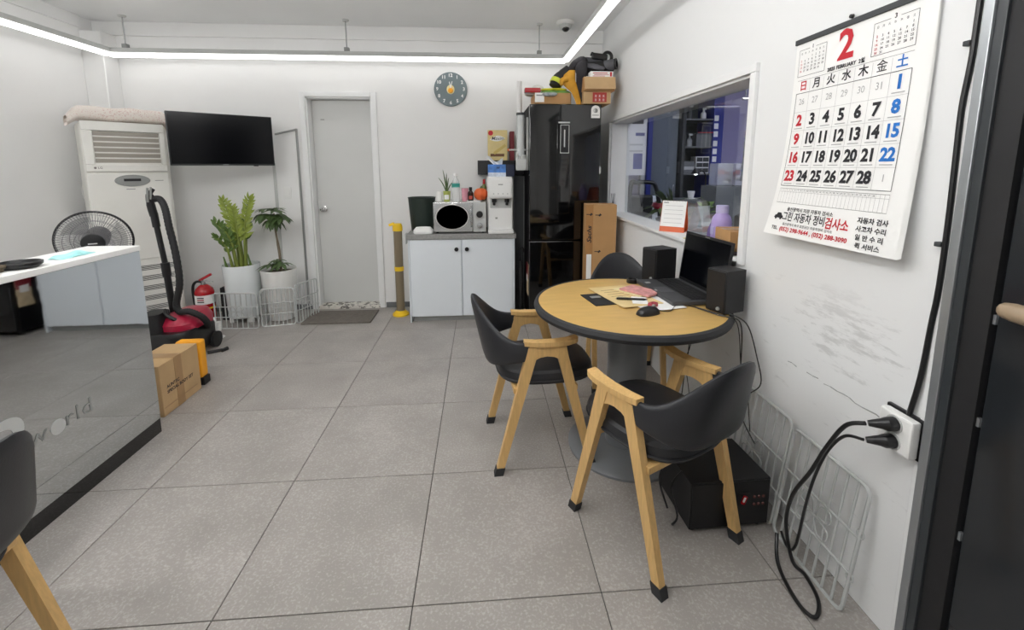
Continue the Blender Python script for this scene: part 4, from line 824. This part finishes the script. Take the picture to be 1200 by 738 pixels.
t = thing('pink_notebook', 'pink patterned notebook on top of the paper pile', 'notebook', (.785, 2.06, ZT + .012), R(35))
MB().b2((-.055, -.085, 0), (.055, .085, .01), .002).build('cover', PINKP, t)
sheet('receipt_slip', 'white slip of paper under the pen on the pile', 'paper', (.735, 1.93, ZT + .0085), R(-15), .07, .11, .0012, PAPER)
t = thing('ball_pen', 'black ball pen lying across the paper pile', 'pen', (.70, 1.935, ZT + .015), R(-12))
MB().tube([(-.07, 0, 0), (.055, 0, 0)], .005, 10).tube([(.055, 0, 0), (.07, 0, 0)], [.005, .001], 10).build('barrel', BLACK, t)
MB().b2((-.065, -.002, .005), (-.025, .002, .008)).build('clip', STEEL, t)
tag(MB().b2((-.02, -.014, 0), (.02, .014, .02), .004).build('red_usb_stick', mat('usb_red', '#a8404a', .4), None, loc=(.765, 1.845, ZT + .005), rot=(0, 0, R(30))), 'small red and clear stick behind the mouse', 'usb stick')
# cables over the table edge
def cable(name, label, pts, r=.0025, m=BLACK, n=6): return tag(MB().tube(smooth_path(pts, n), r, 6).build(name, m, None), label, 'cable', 'cables at the table')
cable('speaker_cable', 'black cable looping far out from the near speaker below table edge', [(1.03, 1.735, .735), (1.06, 1.70, .735), (1.10, 1.665, .70), (1.125, 1.63, .58), (1.13, 1.60, .48), (1.12, 1.66, .4), (1.1, 1.7, .33)])
cable('power_cable', 'black cable hanging straight from the near table edge to the wall', [(.95, 1.83, .735), (1.02, 1.69, .735), (1.07, 1.67, .71), (1.09, 1.68, .55), (1.10, 1.70, .42), (1.1, 1.66, .3), (1.09, 1.55, .25)])
cable('audio_cable', 'thin black cable hanging next to the straight one at the wall', [(.93, 1.86, .735), (.99, 1.71, .737), (1.06, 1.68, .71), (1.08, 1.66, .52), (1.12, 1.67, .42), (1.1, 1.6, .27)], .002)
cable('far_cable', 'pair of thin black wires hanging below the table by the wall', [(1.05, 2.2, .73), (1.12, 2.12, .70), (1.08, 2.1, .5), (1.07, 2.1, .38), (1.05, 2.09, .25), (1.03, 2.08, .01)], .0025)
cable('far_cable', 'second thin wire crossing the hanging pair below the table', [(1.07, 2.2, .73), (1.125, 2.13, .70), (1.09, 2.11, .45), (1.06, 2.1, .35), (1.08, 2.09, .2), (1.1, 2.08, .01)], .002)
# ================================================================== FLOOR UNDER THE TABLE: computer box
t = thing('computer_case', 'black computer box on the floor under the front armchair', 'computer', (.905, 1.585, 0), R(2))
MB().b2((-.15, -.17, .01), (.165, .075, .20), .004).build('case', BLACKM, t)
MB().b2((-.145, -.175, .015), (.16, -.17, .195), .002).build('rear_panel', BLACK, t)
MB().b2((.03, -.178, .10), (.08, -.175, .15)).build('socket', BLACKM, t)
MB().box((.055, -.182, .125), (.014, .01, .034), (0, R(20), 0), .003).build('red_plug', RED, t)
MB().box((.052, -.187, .13), (.008, .004, .02), (0, R(20), 0), .002).build('white_switch', WPLAST, t)
for k in range(6): MB().lathe([(0, 0), (.006, 0), (.004, .004), (0, .004)], 10, Matrix.Translation((.1 + (k % 3) * .018, -.175, .10 + (k // 3) * .03)) @ Matrix.Rotation(R(90), 4, 'X')).build('port', mat('port_copper', '#5a2a24', .4), t)
MB().tube(smooth_path([(-.15, -.1, .2), (-.18, -.08, .12), (-.17, -.12, .03), (-.2, -.14, .01)], 5), .004, 6).tube(smooth_path([(-.15, .0, .2), (-.19, .0, .1), (-.18, -.06, .01)], 5), .004, 6).build('wire_bundle', BLACK, t)
for sx in (-1, 1):
    for sy in (-1, 1): MB().tube([(sx * .13, -.05 + sy * .1, 0), (sx * .13, -.05 + sy * .1, .012)], .012, 10).build('foot', RUBBER, t)
# wire panels leaning on the right wall
wire_panel('white grey wire panel leaning on the right wall below the outlet', (1.085, 1.40, 0), R(-90), .315, .415, R(-7))
wire_panel('white grey wire panel leaning on the wall behind the computer box', (1.085, 1.75, 0), R(-90), .335, .43, R(-7))
# outlet, plugs, cables
t = thing('wall_socket', 'white double wall socket box on the right wall', 'socket', (XR, 1.03, .635))
MB().b2((-.012, -.055, -.058), (0, .055, .058), .003).build('back_box', BLACK, t)
MB().b2((-.04, -.048, -.053), (-.012, .048, .053), .006).build('socket_body', WPLAST, t)
for z in (.024, -.026): MB().lathe([(.021, 0), (.024, 0), (.024, .003), (.021, .003)], 20, Matrix.Translation((-.04, .0, z)) @ Matrix.Rotation(R(-90), 4, 'Y'), loop=True).build('socket_ring', LGREY, t)
def plug(label, z, pts, r):
    t = thing('power_plug', label, 'plug', (XR - .042, 1.03, z), 0, 'plugs in the wall socket')
    MB().tube([(0, 0, 0), (-.022, 0, 0), (-.03, .006, -.002), (-.055, .02, -.008)], [.019, .018, .014, .008], 14).build('plug_head', BLACK, t)
    o = Vector(t.location); MB().tube(smooth_path([Vector(p) - o for p in pts], 8), r, 8).build('cord', BLACK, t)
plug('upper black plug with thick cord in the wall socket', .659, [(1.055, 1.05, .651), (1.035, 1.09, .62), (1.03, 1.14, .52), (1.03, 1.19, .4), (1.02, 1.24, .28), (1.03, 1.27, .15), (1.05, 1.25, .02), (1.06, 1.2, .012), (1.04, 1.12, .01), (.99, 1.07, .01), (.97, 1.12, .01), (1.0, 1.25, .01), (1.04, 1.32, .06)], .006)
plug('lower black plug with thinner cord in the wall socket', .609, [(1.055, 1.05, .602), (1.045, 1.1, .58), (1.045, 1.15, .5), (1.04, 1.18, .4), (1.035, 1.20, .28), (1.04, 1.23, .1), (1.07, 1.3, .02), (1.07, 1.34, .05)], .0045)
t = thing('wall_cable', 'thick black cable clipped vertically on the right wall above the socket', 'cable', (0, 0, 0))
MB().tube(smooth_path([(1.15, .992, ZC), (1.15, .991, 1.731), (1.15, .992, 1.594), (1.15, .998, 1.492), (1.15, .995, 1.353), (1.15, .992, 1.218), (1.15, .992, 1.05), (1.15, .998, .95), (1.15, 1.006, .803), (1.148, 1.02, .69)], 5), .0065, 8).build('cable_run', BLACK, t)
for z, y in ((1.64, .998), (1.16, 1.0), (2.2, .998)): MB().b2((1.143, y - .002, z - .006), (XR, y + .014, z + .006), .002).build('cable_clip', DGREY, t)
# ================================================================== WALL CALENDAR
CW, CH = .525, .70
cal = thing('wall_calendar', 'large white paper wall calendar for February on the right wall', 'calendar', (XR - .006, 1.345, 1.797))
def cp(x, y, out=0):   # x right (0..CW), y down
    tt = y / CH; o = .004 + .035 * tt ** 2 + .02 * tt ** 4 * (1 - x / CW)
    return Vector((-o - out, CW / 2 - x + .045 * tt ** 3 * (1 - x / CW) * .6, -y * (1 - .01 * tt)))
PX = .022
MB().grid(lambda u, v: cp(PX + u * (CW - PX), v * CH), 10, 24).build('page', PAPER, cal)
for k in range(3): MB().grid(lambda u, v: cp(PX + u * (CW - PX), v * CH, -.0012 * (k + 1)) + Vector((0, -.004 * (k + 1) * v, .002 * k * v)), 6, 16).build('page', PAPER, cal)
MB().b2((-.010, -CW / 2 - .004, -.012), (0, CW / 2 - PX + .004, .006), .002).build('hanging_strip', DGREY, cal)
MB().lathe([(0, 0), (.007, 0), (.006, .008), (0, .01)], 12, Matrix.Translation((-.004, .005, .014)) @ Matrix.Rotation(R(-90), 4, 'Y')).build('nail', BLACK, cal)
O = .0012
def ct(p): return cp(p[0], -p[1], O)
def cline(mb, x0_, y0_, x1, y1, w_=.0014, n=10):
    dx, dy = x1 - x0_, y1 - y0_; L_ = math.hypot(dx, dy); nx, ny = -dy / L_ * w_ / 2, dx / L_ * w_ / 2
    mb.grid(lambda u, v: cp(x0_ + dx * u + nx * (2 * v - 1), y0_ + dy * u + ny * (2 * v - 1), O), n, 1)
kk, rr_, bb, gg = MB(), MB(), MB(), MB()
gx0, gx1 = .045, .475; cwid = (gx1 - gx0) / 7; gy0, gy1 = .185, .515; rh = (gy1 - gy0) / 5
# weekday row
for i, ch in enumerate('日月火水木金土'):
    MB().text(ch, .036, (gx0 + cwid * (i + .5), -.162), .0 if ch == '金' else .0007, 'CENTER', ct).build('weekday_sign', INKR if i == 0 else INKB if i == 6 else INK, cal, norm=False, flat=True)
day = [['26', '27', '28', '29', '30', '31', '1'], ['2', '3', '4', '5', '6', '7', '8'], ['9', '10', '11', '12', '13', '14', '15'], ['16', '17', '18', '19', '20', '21', '22'], ['23', '24', '25', '26', '27', '28', '1']]
sub = MB()
for r_ in range(5):
    for c_ in range(7):
        s_ = day[r_][c_]; grey = (r_ == 0 and c_ < 6) or (r_ == 4 and c_ == 6); mb = gg if grey else rr_ if c_ == 0 else bb if c_ == 6 else kk
        X, Y = gx0 + cwid * (c_ + .5), gy0 + rh * (r_ + .47)
        MB().text(s_, .030 if grey else .052, (X, -Y), .0 if grey else .0022, 'CENTER', ct, .92 if len(s_) > 1 else 1.0, .95).build('date_numeral', INKG if grey else INKR if c_ == 0 else INKB if c_ == 6 else INK, cal, norm=False, flat=True)
        if not grey: cline(sub, X - .02, Y + .027, X + .02, Y + .027, .003, 2)
MB().text('2', .125, (.245, -.068), .0035, 'CENTER', ct, 1.0).build('month_numeral', INKR, cal, norm=False, flat=True)
kk.text('2025 FEBRUARY  2월', .016, (.25, -.129), .0006, 'CENTER', ct)
def minical(x, y, w_, month, start, days, boxed):
    cw, rh_ = w_ / 7, .0115
    kk.text(month, .018, (x + w_ / 2, -y), .0004, 'CENTER', ct)
    for i, ch in enumerate('日月火水木金土'): kk.text(ch, .008, (x + cw * (i + .5), -(y + .016)), 0, 'CENTER', ct)
    for d in range(1, days + 1):
        q = start + d - 1; c_, r_ = q % 7, q // 7
        (rr_ if c_ == 0 else kk).text(str(d), .0098, (x + cw * (c_ + .5), -(y + .03 + r_ * rh_)), .0001, 'CENTER', ct)
    for a, b, c, d in ((x - .004, y + .003, x + w_ * .38, y + .003), (x + w_ * .62, y + .003, x + w_ + .004, y + .003), (x - .004, y + .003, x - .004, y + .094), (x + w_ + .004, y + .003, x + w_ + .004, y + .094), (x - .004, y + .094, x + w_ + .004, y + .094)): cline(kk, a, b, c, d, .0012, 4)
minical(.045, .032, .115, '1', 3, 31, True)
minical(.345, .032, .125, '3', 6, 31, True)
ln = MB()
for r_ in (0, 5): cline(kk, gx0, gy0 + rh * r_, gx1, gy0 + rh * r_, .0016)
for x in (gx0, gx1): cline(kk, x, gy0, x, gy1, .0016, 12)
cline(kk, gx0, gy0 - .045, gx1, gy0 - .045, .0008)
for r_ in range(1, 5): cline(ln, gx0, gy0 + rh * r_, gx1, gy0 + rh * r_, .0009)
for c_ in range(1, 7): cline(ln, gx0 + cwid * c_, gy0 - .04, gx0 + cwid * c_, gy1, .0009, 12)
ty0, ty1 = .525, .578
for y in (ty0, ty0 + .012, ty1): cline(kk if y != ty0 + .012 else ln, gx0, y, gx1, y, .0009)
for k in range(32): x = gx0 + (gx1 - gx0) * k / 31; cline(ln, x, ty0, x, ty1, .0008, 3)
for k in range(1, 29): kk.text(str(k), .0075, (gx0 + (gx1 - gx0) * (k - .5) / 31, -(ty0 + .006)), 0, 'CENTER', ct)
kk.text('울산광역시 지정 자동차 검사소', .0155, (.205, -.601), .0003, 'CENTER', ct)
MB().text('그린 자동차 정비', .036, (.187, -.629), .0007, 'CENTER', ct, .75).build('shop_lettering', INK, cal, norm=False, flat=True)
MB().text('검사소', .040, (.325, -.632), .0009, 'CENTER', ct, .80).build('shop_lettering', INKR, cal, norm=False, flat=True)
kk.text('울산광역시 북구 효문공단 자동차정비 검사소', .0115, (.21, -.656), .0001, 'CENTER', ct)
kk.text('TEL.', .018, (.072, -.674), .0003, 'CENTER', ct)
MB().text('(052) 298-9644 , (052) 288-3090', .021, (.235, -.675), .0006, 'CENTER', ct).build('phone_lettering', INKR, cal, norm=False, flat=True)
for k, s_ in enumerate(('자동차 검사', '사고차 수리', '일 반 수 리', '퀵 서비스')): MB().text(s_, .0195, (.44, -(.607 + .0255 * k)), .0005, 'CENTER', ct).build('service_lettering', INK, cal, norm=False, flat=True)
# little car emblem
cpts = [(.052, .636), (.056, .626), (.062, .625), (.067, .616), (.083, .616), (.089, .625), (.095, .628), (.095, .636)]
m = kk; vs_l = [m.bm.verts.new(cp(x, y, O)) for x, y in cpts]; m.bm.faces.new(vs_l)
for cx in (.062, .085): m.bm.faces.new([m.bm.verts.new(cp(cx + .005 * math.cos(a), .637 + .005 * math.sin(a), O)) for a in [2 * math.pi * i / 10 for i in range(10)]])
for mb, m_, nm in ((kk, INK, 'small_print'), (rr_, INKR, 'small_red_print'), (sub, INKG, 'small_grey_print'), (ln, INKG, 'grid_lines')): mb.build(nm, m_, cal, norm=False, flat=True, kind='stuff')
# ================================================================== WINDOW SILL
t = thing('desk_calendar', 'white desk calendar with orange stand on the window sill', 'calendar', (1.215, 2.66, WZ0), R(50))
A_ = .052
MB().prism([(-A_, 0), (A_, 0), (0, .19)], .003, Matrix.Translation((0, -.105, 0)) @ Matrix.Rotation(R(90), 4, 'X')).build('stand_end', ORANGE, t) if False else None
MB().grid(lambda u, v: Vector((-A_ * (1 - v), -.075 + .15 * u, .19 * v)), 1, 4).grid(lambda u, v: Vector((A_ * (1 - v), -.075 + .15 * u, .19 * v)), 1, 4).grid(lambda u, v: Vector((-A_ + 2 * A_ * v, -.075 + .15 * u, 0.001)), 1, 1).build('stand', ORANGE, t)
MB().grid(lambda u, v: Vector((-A_ * (1 - (.17 + .83 * v)) - .002, -.073 + .146 * u, .19 * (.17 + .83 * v))), 1, 4).build('page', PAPER, t)
pr = MB()
for k in range(5): z = .16 - k * .026; pr.box((-A_ * (1 - z / .19) - .0032, 0, z), (.0006, .11, .002))
pr.box((-A_ * (1 - .178 / .19) - .0032, .05, .178), (.0006, .03, .008)); pr.build('print', INKG, t)
sp = MB()
for k in range(8): y = -.065 + k * .018; sp.tube([(.006 * math.cos(a), y, .19 + .006 * math.sin(a)) for a in [2 * math.pi * i / 8 for i in range(8)]], .0012, 4, closed=True)
sp.build('spiral_binding', STEEL, t)
t = thing('lavender_bottle', 'lavender pump tumbler bottle on the sill beside the small box', 'bottle', (1.225, 2.135, WZ0))
MB().lathe([(0, 0), (.044, 0), (.048, .01), (.048, .125), (.042, .148), (.028, .165), (.027, .17), (0, .17)], 28).build('bottle_body', PURP, t)
MB().lathe([(0, .168), (.03, .168), (.03, .203), (.027, .207), (0, .207)], 24).build('cap', LAV, t)
MB().b2((-.0495, -.015, .06), (-.046, .015, .1), .001).build('label_patch', LAV, t)
t = thing('small_carton', 'small brown carton on the right end of the window sill', 'box', (1.205, 1.985, WZ0 + .012), R(-8))
MB().b2((-.055, -.085, 0), (.055, .085, .095), .002, 1).build('carton', CARD, t)
MB().b2((-.056, -.0855, .048), (.0555, .0855, .05)).b2((-.056, -.03, .094), (.056, .03, .0955)).build('tape', TAPE, t)
sheet('sill_papers', 'dark bound notebook under the small carton on the sill', 'notebook', (1.20, 1.98, WZ0 + .0005), R(-4), .12, .22, .011, mat('notebook_dark', '#4a4148', .6))
sheet('memo_slip', 'cream and yellow memo slips on the sill before the lavender bottle', 'paper', (1.185, 2.30, WZ0 + .003), R(20), .08, .12, .006, mat('memo_cream', '#e8dfb0', .7, var=.15, vs_=30))
sheet('white_leaflet', 'white leaflet lying on the sill right of the desk calendar', 'paper', (1.18, 2.46, WZ0 + .0005), R(8), .1, .16, .003, PAPER)
t = thing('purple_dispenser', 'purple tape dispenser between the clear box and lavender bottle', 'tape dispenser', (1.255, 2.30, WZ0))
MB().prism([(-.07, 0), (.07, 0), (.06, .05), (.02, .11), (-.01, .12), (-.02, .08), (-.065, .04)], .045, Matrix.Translation((.02, 0, 0)) @ Matrix.Rotation(R(90), 4, 'Z') @ Matrix.Rotation(R(90), 4, 'X')).build('dispenser_body', mat('deep_purple', '#6a5a95', .35), t)
# ================================================================== ROOM BEYOND THE WINDOW
BX1, BY0, BY1 = 4.4, 1.2, 6.3
struct(MB().b2((WX, BY0, -.1), (BX1, BY1, 0)), 'floor_workshop', MGREY)
struct(MB().b2((WX, BY1, 0), (BX1 + .1, BY1 + .1, ZC)), 'wall_workshop_back', LAV)
struct(MB().b2((BX1, BY0, 0), (BX1 + .1, BY1, ZC)), 'wall_workshop_right', LAV)
struct(MB().b2((WX, BY0 - .1, 0), (BX1 + .1, BY0, ZC)), 'wall_workshop_front', WHITE)
struct(MB().b2((WX, BY0, ZC), (BX1 + .1, BY1 + .1, ZC + .1)), 'ceiling_workshop', CEIL)
struct(MB().b2((XR, YB + .2, 0), (WX, BY1, ZC)), 'wall_workshop_left', WHITE)
t = thing('workshop_fill_lamp', 'unseen fill lamp added to brighten the workshop beyond the window', 'ceiling lamp', (2.9, 3.4, ZC))  # added lamp, put in to brighten the room behind the glass
MB().b2((-.05, -.6, -.06), (.05, .6, 0), .004).build('lamp_housing', WPLAST, t)
MB().b2((-.03, -.58, -.085), (.03, .58, -.06), .01).build('diffuser', emat('fill_glow', '#f4f6ff', 130.0), t)
t = thing('notice_board', 'white notice poster with blue marks beyond the window far left', 'poster', (2.0, 5.62, 1.25))
MB().b2((-.2, -.01, 0), (.15, .03, .8), .004).build('board', PAPER, t)
for a, b, m_ in (((-.05, .65), (.1, .72), INK), ((-.0, .5), (.12, .54), BLUE), ((-.02, .08), (.1, .28), BLUE), ((-.16, .3), (.1, .32), LGREY), ((-.16, .38), (.1, .40), LGREY)): MB().b2((a[0], -.012, a[1]), (b[0], -.01, b[1])).build('print', m_, t)
MB().b2((-.2, 0, -1.25), (-.15, .03, 0)).b2((.1, 0, -1.25), (.15, .03, 0)).build('board_leg', LGREY, t)
t = thing('blue_post', 'narrow blue steel post left of the grey locker', 'post', (2.19, 5.62, 0)); MB().b2((-.03, -.03, 0), (.03, .03, 2.2), .004).build('post_body', BLUE, t); MB().b2((-.034, -.05, 0), (.034, .05, .02)).build('foot_plate', BLUE, t)
t = thing('grey_locker', 'tall blue grey steel locker beyond the window', 'locker', (2.43, 5.72, 0))
MB().b2((-.185, 0, 0), (.185, .4, 2.3), .004).build('locker_body', GBLUE, t); MB().b2((-.175, -.012, .05), (.175, 0, 2.28), .003).build('locker_door', GBLUE, t)
MB().b2((-.1, -.015, 2.05), (.05, -.012, 2.12)).build('name_label', PAPER, t); MB().b2((.13, -.03, 1.0), (.15, -.012, 1.12), .003).build('handle', STEEL, t)
t = thing('blue_shelf_unit', 'blue framed shelf unit with parts beyond the window', 'shelf', (2.92, 5.6, 0))
MB().b2((.10, 0, 0), (.235, .45, 2.25), .003).build('side_panel', BLUE, t); MB().b2((-.3, .0, 0), (-.26, .45, 2.25), .003).build('side_panel', DGREY, t)
MB().b2((-.3, .43, 0), (.235, .45, 2.25)).build('back_panel', mat('shelf_back', '#3b4448', .6), t)
for z in (.9, 1.25, 1.6, 1.95, 2.22): MB().b2((-.26, 0, z), (.10, .43, z + .02), .002).build('shelf_board', MGREY, t)
MB().b2((-.1, -.003, 1.785), (.1, .02, 1.80)).b2((-.1, .03, 1.62), (.1, .3, 1.785)).build('drawer_insert', MGREY, t)
MB().b2((-.1, -.005, 1.79), (.1, -.002, 1.8)).build('red_strip', RED, t)
for z in (1.42, 1.52, 1.62, 1.74, 1.84, 1.94): MB().b2((.11, -.003, z), (.165, -.0005, z + .07)).build('rack_label', PAPER, t)
for x, z, m_, h_ in ((-.1, 1.62, CLEAR, .14), (.0, 1.97, WPLAST, .12), (-.18, 1.97, DGREY, .15)):
    q = thing('shelf_bottle', {-.1: 'clear spray bottle on the blue shelf unit', .0: 'white bottle on the top level of the blue shelf unit', -.18: 'dark bottle at the top left of the blue shelf unit'}[x], 'bottle', (2.92 + x, 5.68, z if z != 1.62 else 1.6205)); 
    q.location.z = {1.62: 1.6205, 1.97: 1.9705}[z]
    if x == -.1: q.location = (2.75, 5.68, 1.6205)
    MB().lathe([(0, 0), (.035, 0), (.035, h_ * .6), (.012, h_ * .8), (.012, h_), (0, h_)], 16).build('bottle_body', m_, q)
    MB().box((.01, 0, h_ + .012), (.05, .02, .024), bev=.004).build('bottle_cap', LGREY, q)
t = thing('drawer_organizer', 'small white drawer organizer on the blue shelf unit', 'organizer', (2.93, 5.7, 1.2705))
MB().b2((-.09, -.05, 0), (.09, .1, .22), .003).build('organizer_body', PAPER, t)
for r_ in range(3):
    for c_ in range(2): MB().b2((-.082 + c_ * .084, -.054, .012 + r_ * .07), (-.002 + c_ * .084, -.05, .068 + r_ * .07), .002).build('drawer', DGREY, t)
t = thing('parts_tray', 'grey parts tray left of the drawer organizer', 'tray', (2.74, 5.72, 1.2705)); MB().b2((-.12, -.08, 0), (.08, .1, .16), .006).build('tray_body', MGREY, t); MB().b2((-.11, -.084, .05), (.07, -.08, .09)).build('label_strip', LGREY, t)
t = thing('office_desk', 'grey panelled office desk beyond the window', 'desk', (2.85, 5.0, 0))
MB().b2((-.52, 0, .93), (.55, .5, .965), .004).build('desktop', MGREY, t); MB().b2((-.5, .01, 0), (.0, .05, .93)).b2((.02, .01, 0), (.53, .05, .93)).b2((-.5, .05, 0), (-.46, .48, .93)).b2((.49, .05, 0), (.53, .48, .93)).build('modesty_panel', mat('desk_panel', '#7c7d7c', .6), t)
t = thing('desk_lamp', 'small black desk lamp on the grey office desk', 'lamp', (2.75, 5.2, .9655))
MB().lathe([(0, 0), (.07, 0), (.06, .015), (0, .018)], 20).build('base', BLACK, t); MB().tube(smooth_path([(0, 0, .01), (.0, 0, .25), (-.04, 0, .34), (-.12, -.02, .34)], 5), .01, 8).build('arm', BLACK, t)
MB().lathe([(.02, .05), (.025, .04), (.055, -.02), (.05, -.02), (.015, .04)], 18, Matrix.Translation((-.14, -.02, .325)), loop=True).build('lamp_shade', BLACK, t)
MB().ball((-.14, -.02, .315), .025, 12).build('bulb', emat('bulb_glow', '#ffffff', 3), t)
t = thing('white_mug_set', 'white cup and saucer on the grey office desk', 'cup', (2.55, 5.15, .9655)); MB().lathe([(0, 0), (.07, 0), (.08, .012), (0, .012)], 20).build('saucer', WPLAST, t); MB().lathe([(0, .012), (.03, .012), (.045, .1), (.04, .1), (.026, .02), (0, .02)], 20).build('cup_body', WPLAST, t)
t = thing('telephone', 'pale telephone on the right of the office desk', 'telephone', (3.0, 5.18, .9655)); MB().prism([(-.09, 0), (.09, 0), (.09, .07), (-.09, .03)], .18, Matrix.Translation((0, .09, 0)) @ Matrix.Rotation(R(90), 4, 'X')).build('phone_base', LGREY, t); MB().tube([(-.09, -.08, .075), (.09, -.08, .075)], .02, 10).build('handset', LGREY, t)
# near objects behind the glass
t = thing('office_chair', 'black office chair with curved arm behind the window glass', 'chair', (1.72, 4.35, 0))
MB().tube(smooth_path([(-.22, .0, .62), (-.2, .0, 1.16), (-.14, .0, 1.2), (.0, .0, 1.2), (.06, .0, 1.16), (.1, -.02, .95), (.12, -.02, .62)], 6), .022, 10).build('arm_frame', BLACK, t)
MB().b2((-.25, -.05, .45), (.25, .42, .53), .03, 3).build('seat', BLACKM, t); MB().b2((-.2, .38, .55), (.2, .44, 1.05), .03, 3).build('backrest', BLACKM, t)
MB().tube([(0, .2, .08), (0, .2, .46)], .03, 12).build('gas_lift', STEEL, t)
for k in range(5): a = 2 * math.pi * k / 5; lg = MB().tube([(0, .2, .1), (.27 * math.cos(a), .2 + .27 * math.sin(a), .07)], .018, 8).build('leg', BLACK, t); MB().ball((.27 * math.cos(a), .2 + .27 * math.sin(a), .028), .028, 10).build('castor', BLACKM, lg)
MB().tube([(-.22, 0, .5), (-.22, 0, .65)], .02, 8).tube([(.12, -.02, .5), (.12, -.02, .65)], .02, 8).build('arm_post', BLACK, t)
t = thing('white_filing_cabinet', 'pale blue white filing cabinet behind the black chair', 'cabinet', (1.98, 5.0, 0)); MB().b2((-.25, 0, 0), (.22, .4, 1.0), .005).build('cabinet_body', CABW, t); MB().b2((-.23, -.01, .52), (.2, 0, .97), .003).b2((-.23, -.01, .05), (.2, 0, .5), .003).build('drawer_front', CABW, t)
tb = thing('side_table', 'low dark table under the window carrying plants', 'table', (1.65, 3.55, 0)); MB().b2((-.3, -.35, .80), (.3, .35, .83), .004).build('tabletop', DGREY, tb)
for sx in (-1, 1):
    for sy in (-1, 1): MB().b2((sx * .28 - .02, sy * .33 - .02, 0), (sx * .28 + .02, sy * .33 + .02, .80)).build('leg', DGREY, tb)
def bush(label, loc, n, m, rad, top):
    t = thing('potted_bush', label, 'plant', loc); MB().lathe([(0, 0), (.06, 0), (.08, .1), (.07, .1), (0, .09)], 18).build('pot', BLACKM, t)
    st = MB().tube([(0, 0, .08), (0, 0, .2)], .008, 6).build('stem', TRUNK, t); r_ = random.Random(n)
    for i in range(n):
        a = r_.uniform(0, 6.28); e = r_.uniform(-.1, 1.2); d = Vector((math.cos(a) * math.cos(e), math.sin(a) * math.cos(e), math.sin(e))); put_leaf(m, st, Vector((0, 0, .16)) + d * rad * .4, d, Vector((0, 0, 1)) if e < 1 else Vector((1, 0, 0)), rad * 14 * r_.uniform(.7, 1))
    if top: MB().loft([[(x * s_, y * s_, z) for x, y in rrect(.24, .12, .05, 4)] for s_, z in ((.7, .17), (1, .2), (.9, .23))]).build('red_bloom', REDP, t)
bush('leafy pot plant with red bloom behind the glass, left side', (1.55, 3.55, .8305), 22, GREEN3, .12, True)
bush('small leafy pot plant without bloom behind the glass', (1.78, 3.34, .8305), 18, GREEN2, .1, False)
t = thing('clear_plastic_box', 'clear plastic document box behind the glass by the desk calendar', 'box', (1.62, 3.02, .8305), R(20))
tb2 = thing('work_table', 'long dark work table behind the window glass right side', 'table', (1.75, 2.6, 0)); MB().b2((-.38, -.55, .80), (.6, .56, .83), .004).build('tabletop', DGREY, tb2)
for x in (-.34, .56):
    for y in (-.5, .5): MB().b2((x - .02, y - .02, 0), (x + .02, y + .02, .80)).build('leg', DGREY, tb2)
m = MB()
for a, b in (((-.12, -.08, 0), (.12, .08, .004)), ((-.12, -.08, 0), (-.116, .08, .24)), ((.116, -.08, 0), (.12, .08, .16)), ((-.12, -.08, 0), (.12, -.076, .2)), ((-.12, .076, 0), (.12, .08, .24))): m.b2(a, b)
m.build('tray_shell', CLEAR, t); MB().b2((-.1, -.05, .005), (.1, .06, .12)).build('papers', PAPER, t); MB().b2((-.1, -.0785, .17), (-.02, -.0765, .19)).build('red_tab', RED, t)
def printer(label, loc, rz, w_, d_, h_):
    t = thing('office_printer', label, 'printer', loc, rz); MB().b2((-w_ / 2, -d_ / 2, 0), (w_ / 2, d_ / 2, h_), .012).build('printer_body', BLACKM, t)
    MB().box((0, 0, h_ + .012), (w_ * .9, d_ * .8, .02), (R(6), 0, 0), .005).build('scanner_lid', BLACKM, t); MB().b2((-w_ * .35, -d_ / 2 - .05, h_ * .3), (w_ * .35, -d_ / 2, h_ * .34), .003).build('paper_tray', MGREY, t)
printer('dark grey printer on the work table behind the glass', (2.0, 2.85, .8305), R(-40), .42, .38, .2)
printer('black low printer nearest the right window edge behind the glass', (1.75, 2.25, .8305), R(-35), .4, .34, .18)
t = thing('red_top_stamp', 'small red and white stamp on the grey printer', 'stamp', (2.02, 2.83, 1.065)); MB().tube([(0, 0, 0), (0, 0, .03)], .02, 12).build('stamp_base', WPLAST, t); MB().ball((0, 0, .045), .02, 12).build('stamp_grip', RED, t)
t = thing('candy_jar', 'clear storage box of red and white parts at right behind glass', 'storage box', (2.48, 4.25, 0)); MB().b2((-.2, -.15, 0), (.22, .15, 1.17), .004).build('stand', MGREY, t)
for x, y, z, s_ in ((-.08, 0, 1.17, .16), (.1, 0, 1.17, .16)): MB().b2((x - s_ / 2, y - s_ / 2, z), (x + s_ / 2, y + s_ / 2, z + .22), .01).build('clear_bin', CLEAR, t)
for k in range(14): MB().ball((-.12 + .28 * random.random(), -.05 + .1 * random.random(), 1.20 + .12 * random.random()), .028, 8, (1.3, 1, .7)).build('part_piece', (RED, PAPER, REDP)[k % 3], t)
t = thing('hanging_covers', 'grey clear plastic covers hanging right behind the glass', 'plastic cover', (2.60, 4.05, 1.22))
MB().grid(lambda u, v: Vector(((u - .5) * .24 * (1 - .3 * v), .03 * math.sin(18 * u) * (1 - v), .75 * v)), 24, 8).build('cover_sheet', mat('film_grey', '#8e9392', .3, alpha=.7), t); MB().tube([(-.15, 0, .76), (.15, 0, .76)], .012, 8).tube([(-.12, 0, .76), (-.12, 0, ZC - 1.22)], .006, 6).tube([(.12, 0, .76), (.12, 0, ZC - 1.22)], .006, 6).build('rail', STEEL, t)
for x, z in ((-.06, .2), (.03, .1)): MB().b2((x - .02, -.05, z), (x + .02, -.045, z + .13)).build('paper_tag', PAPER, t)
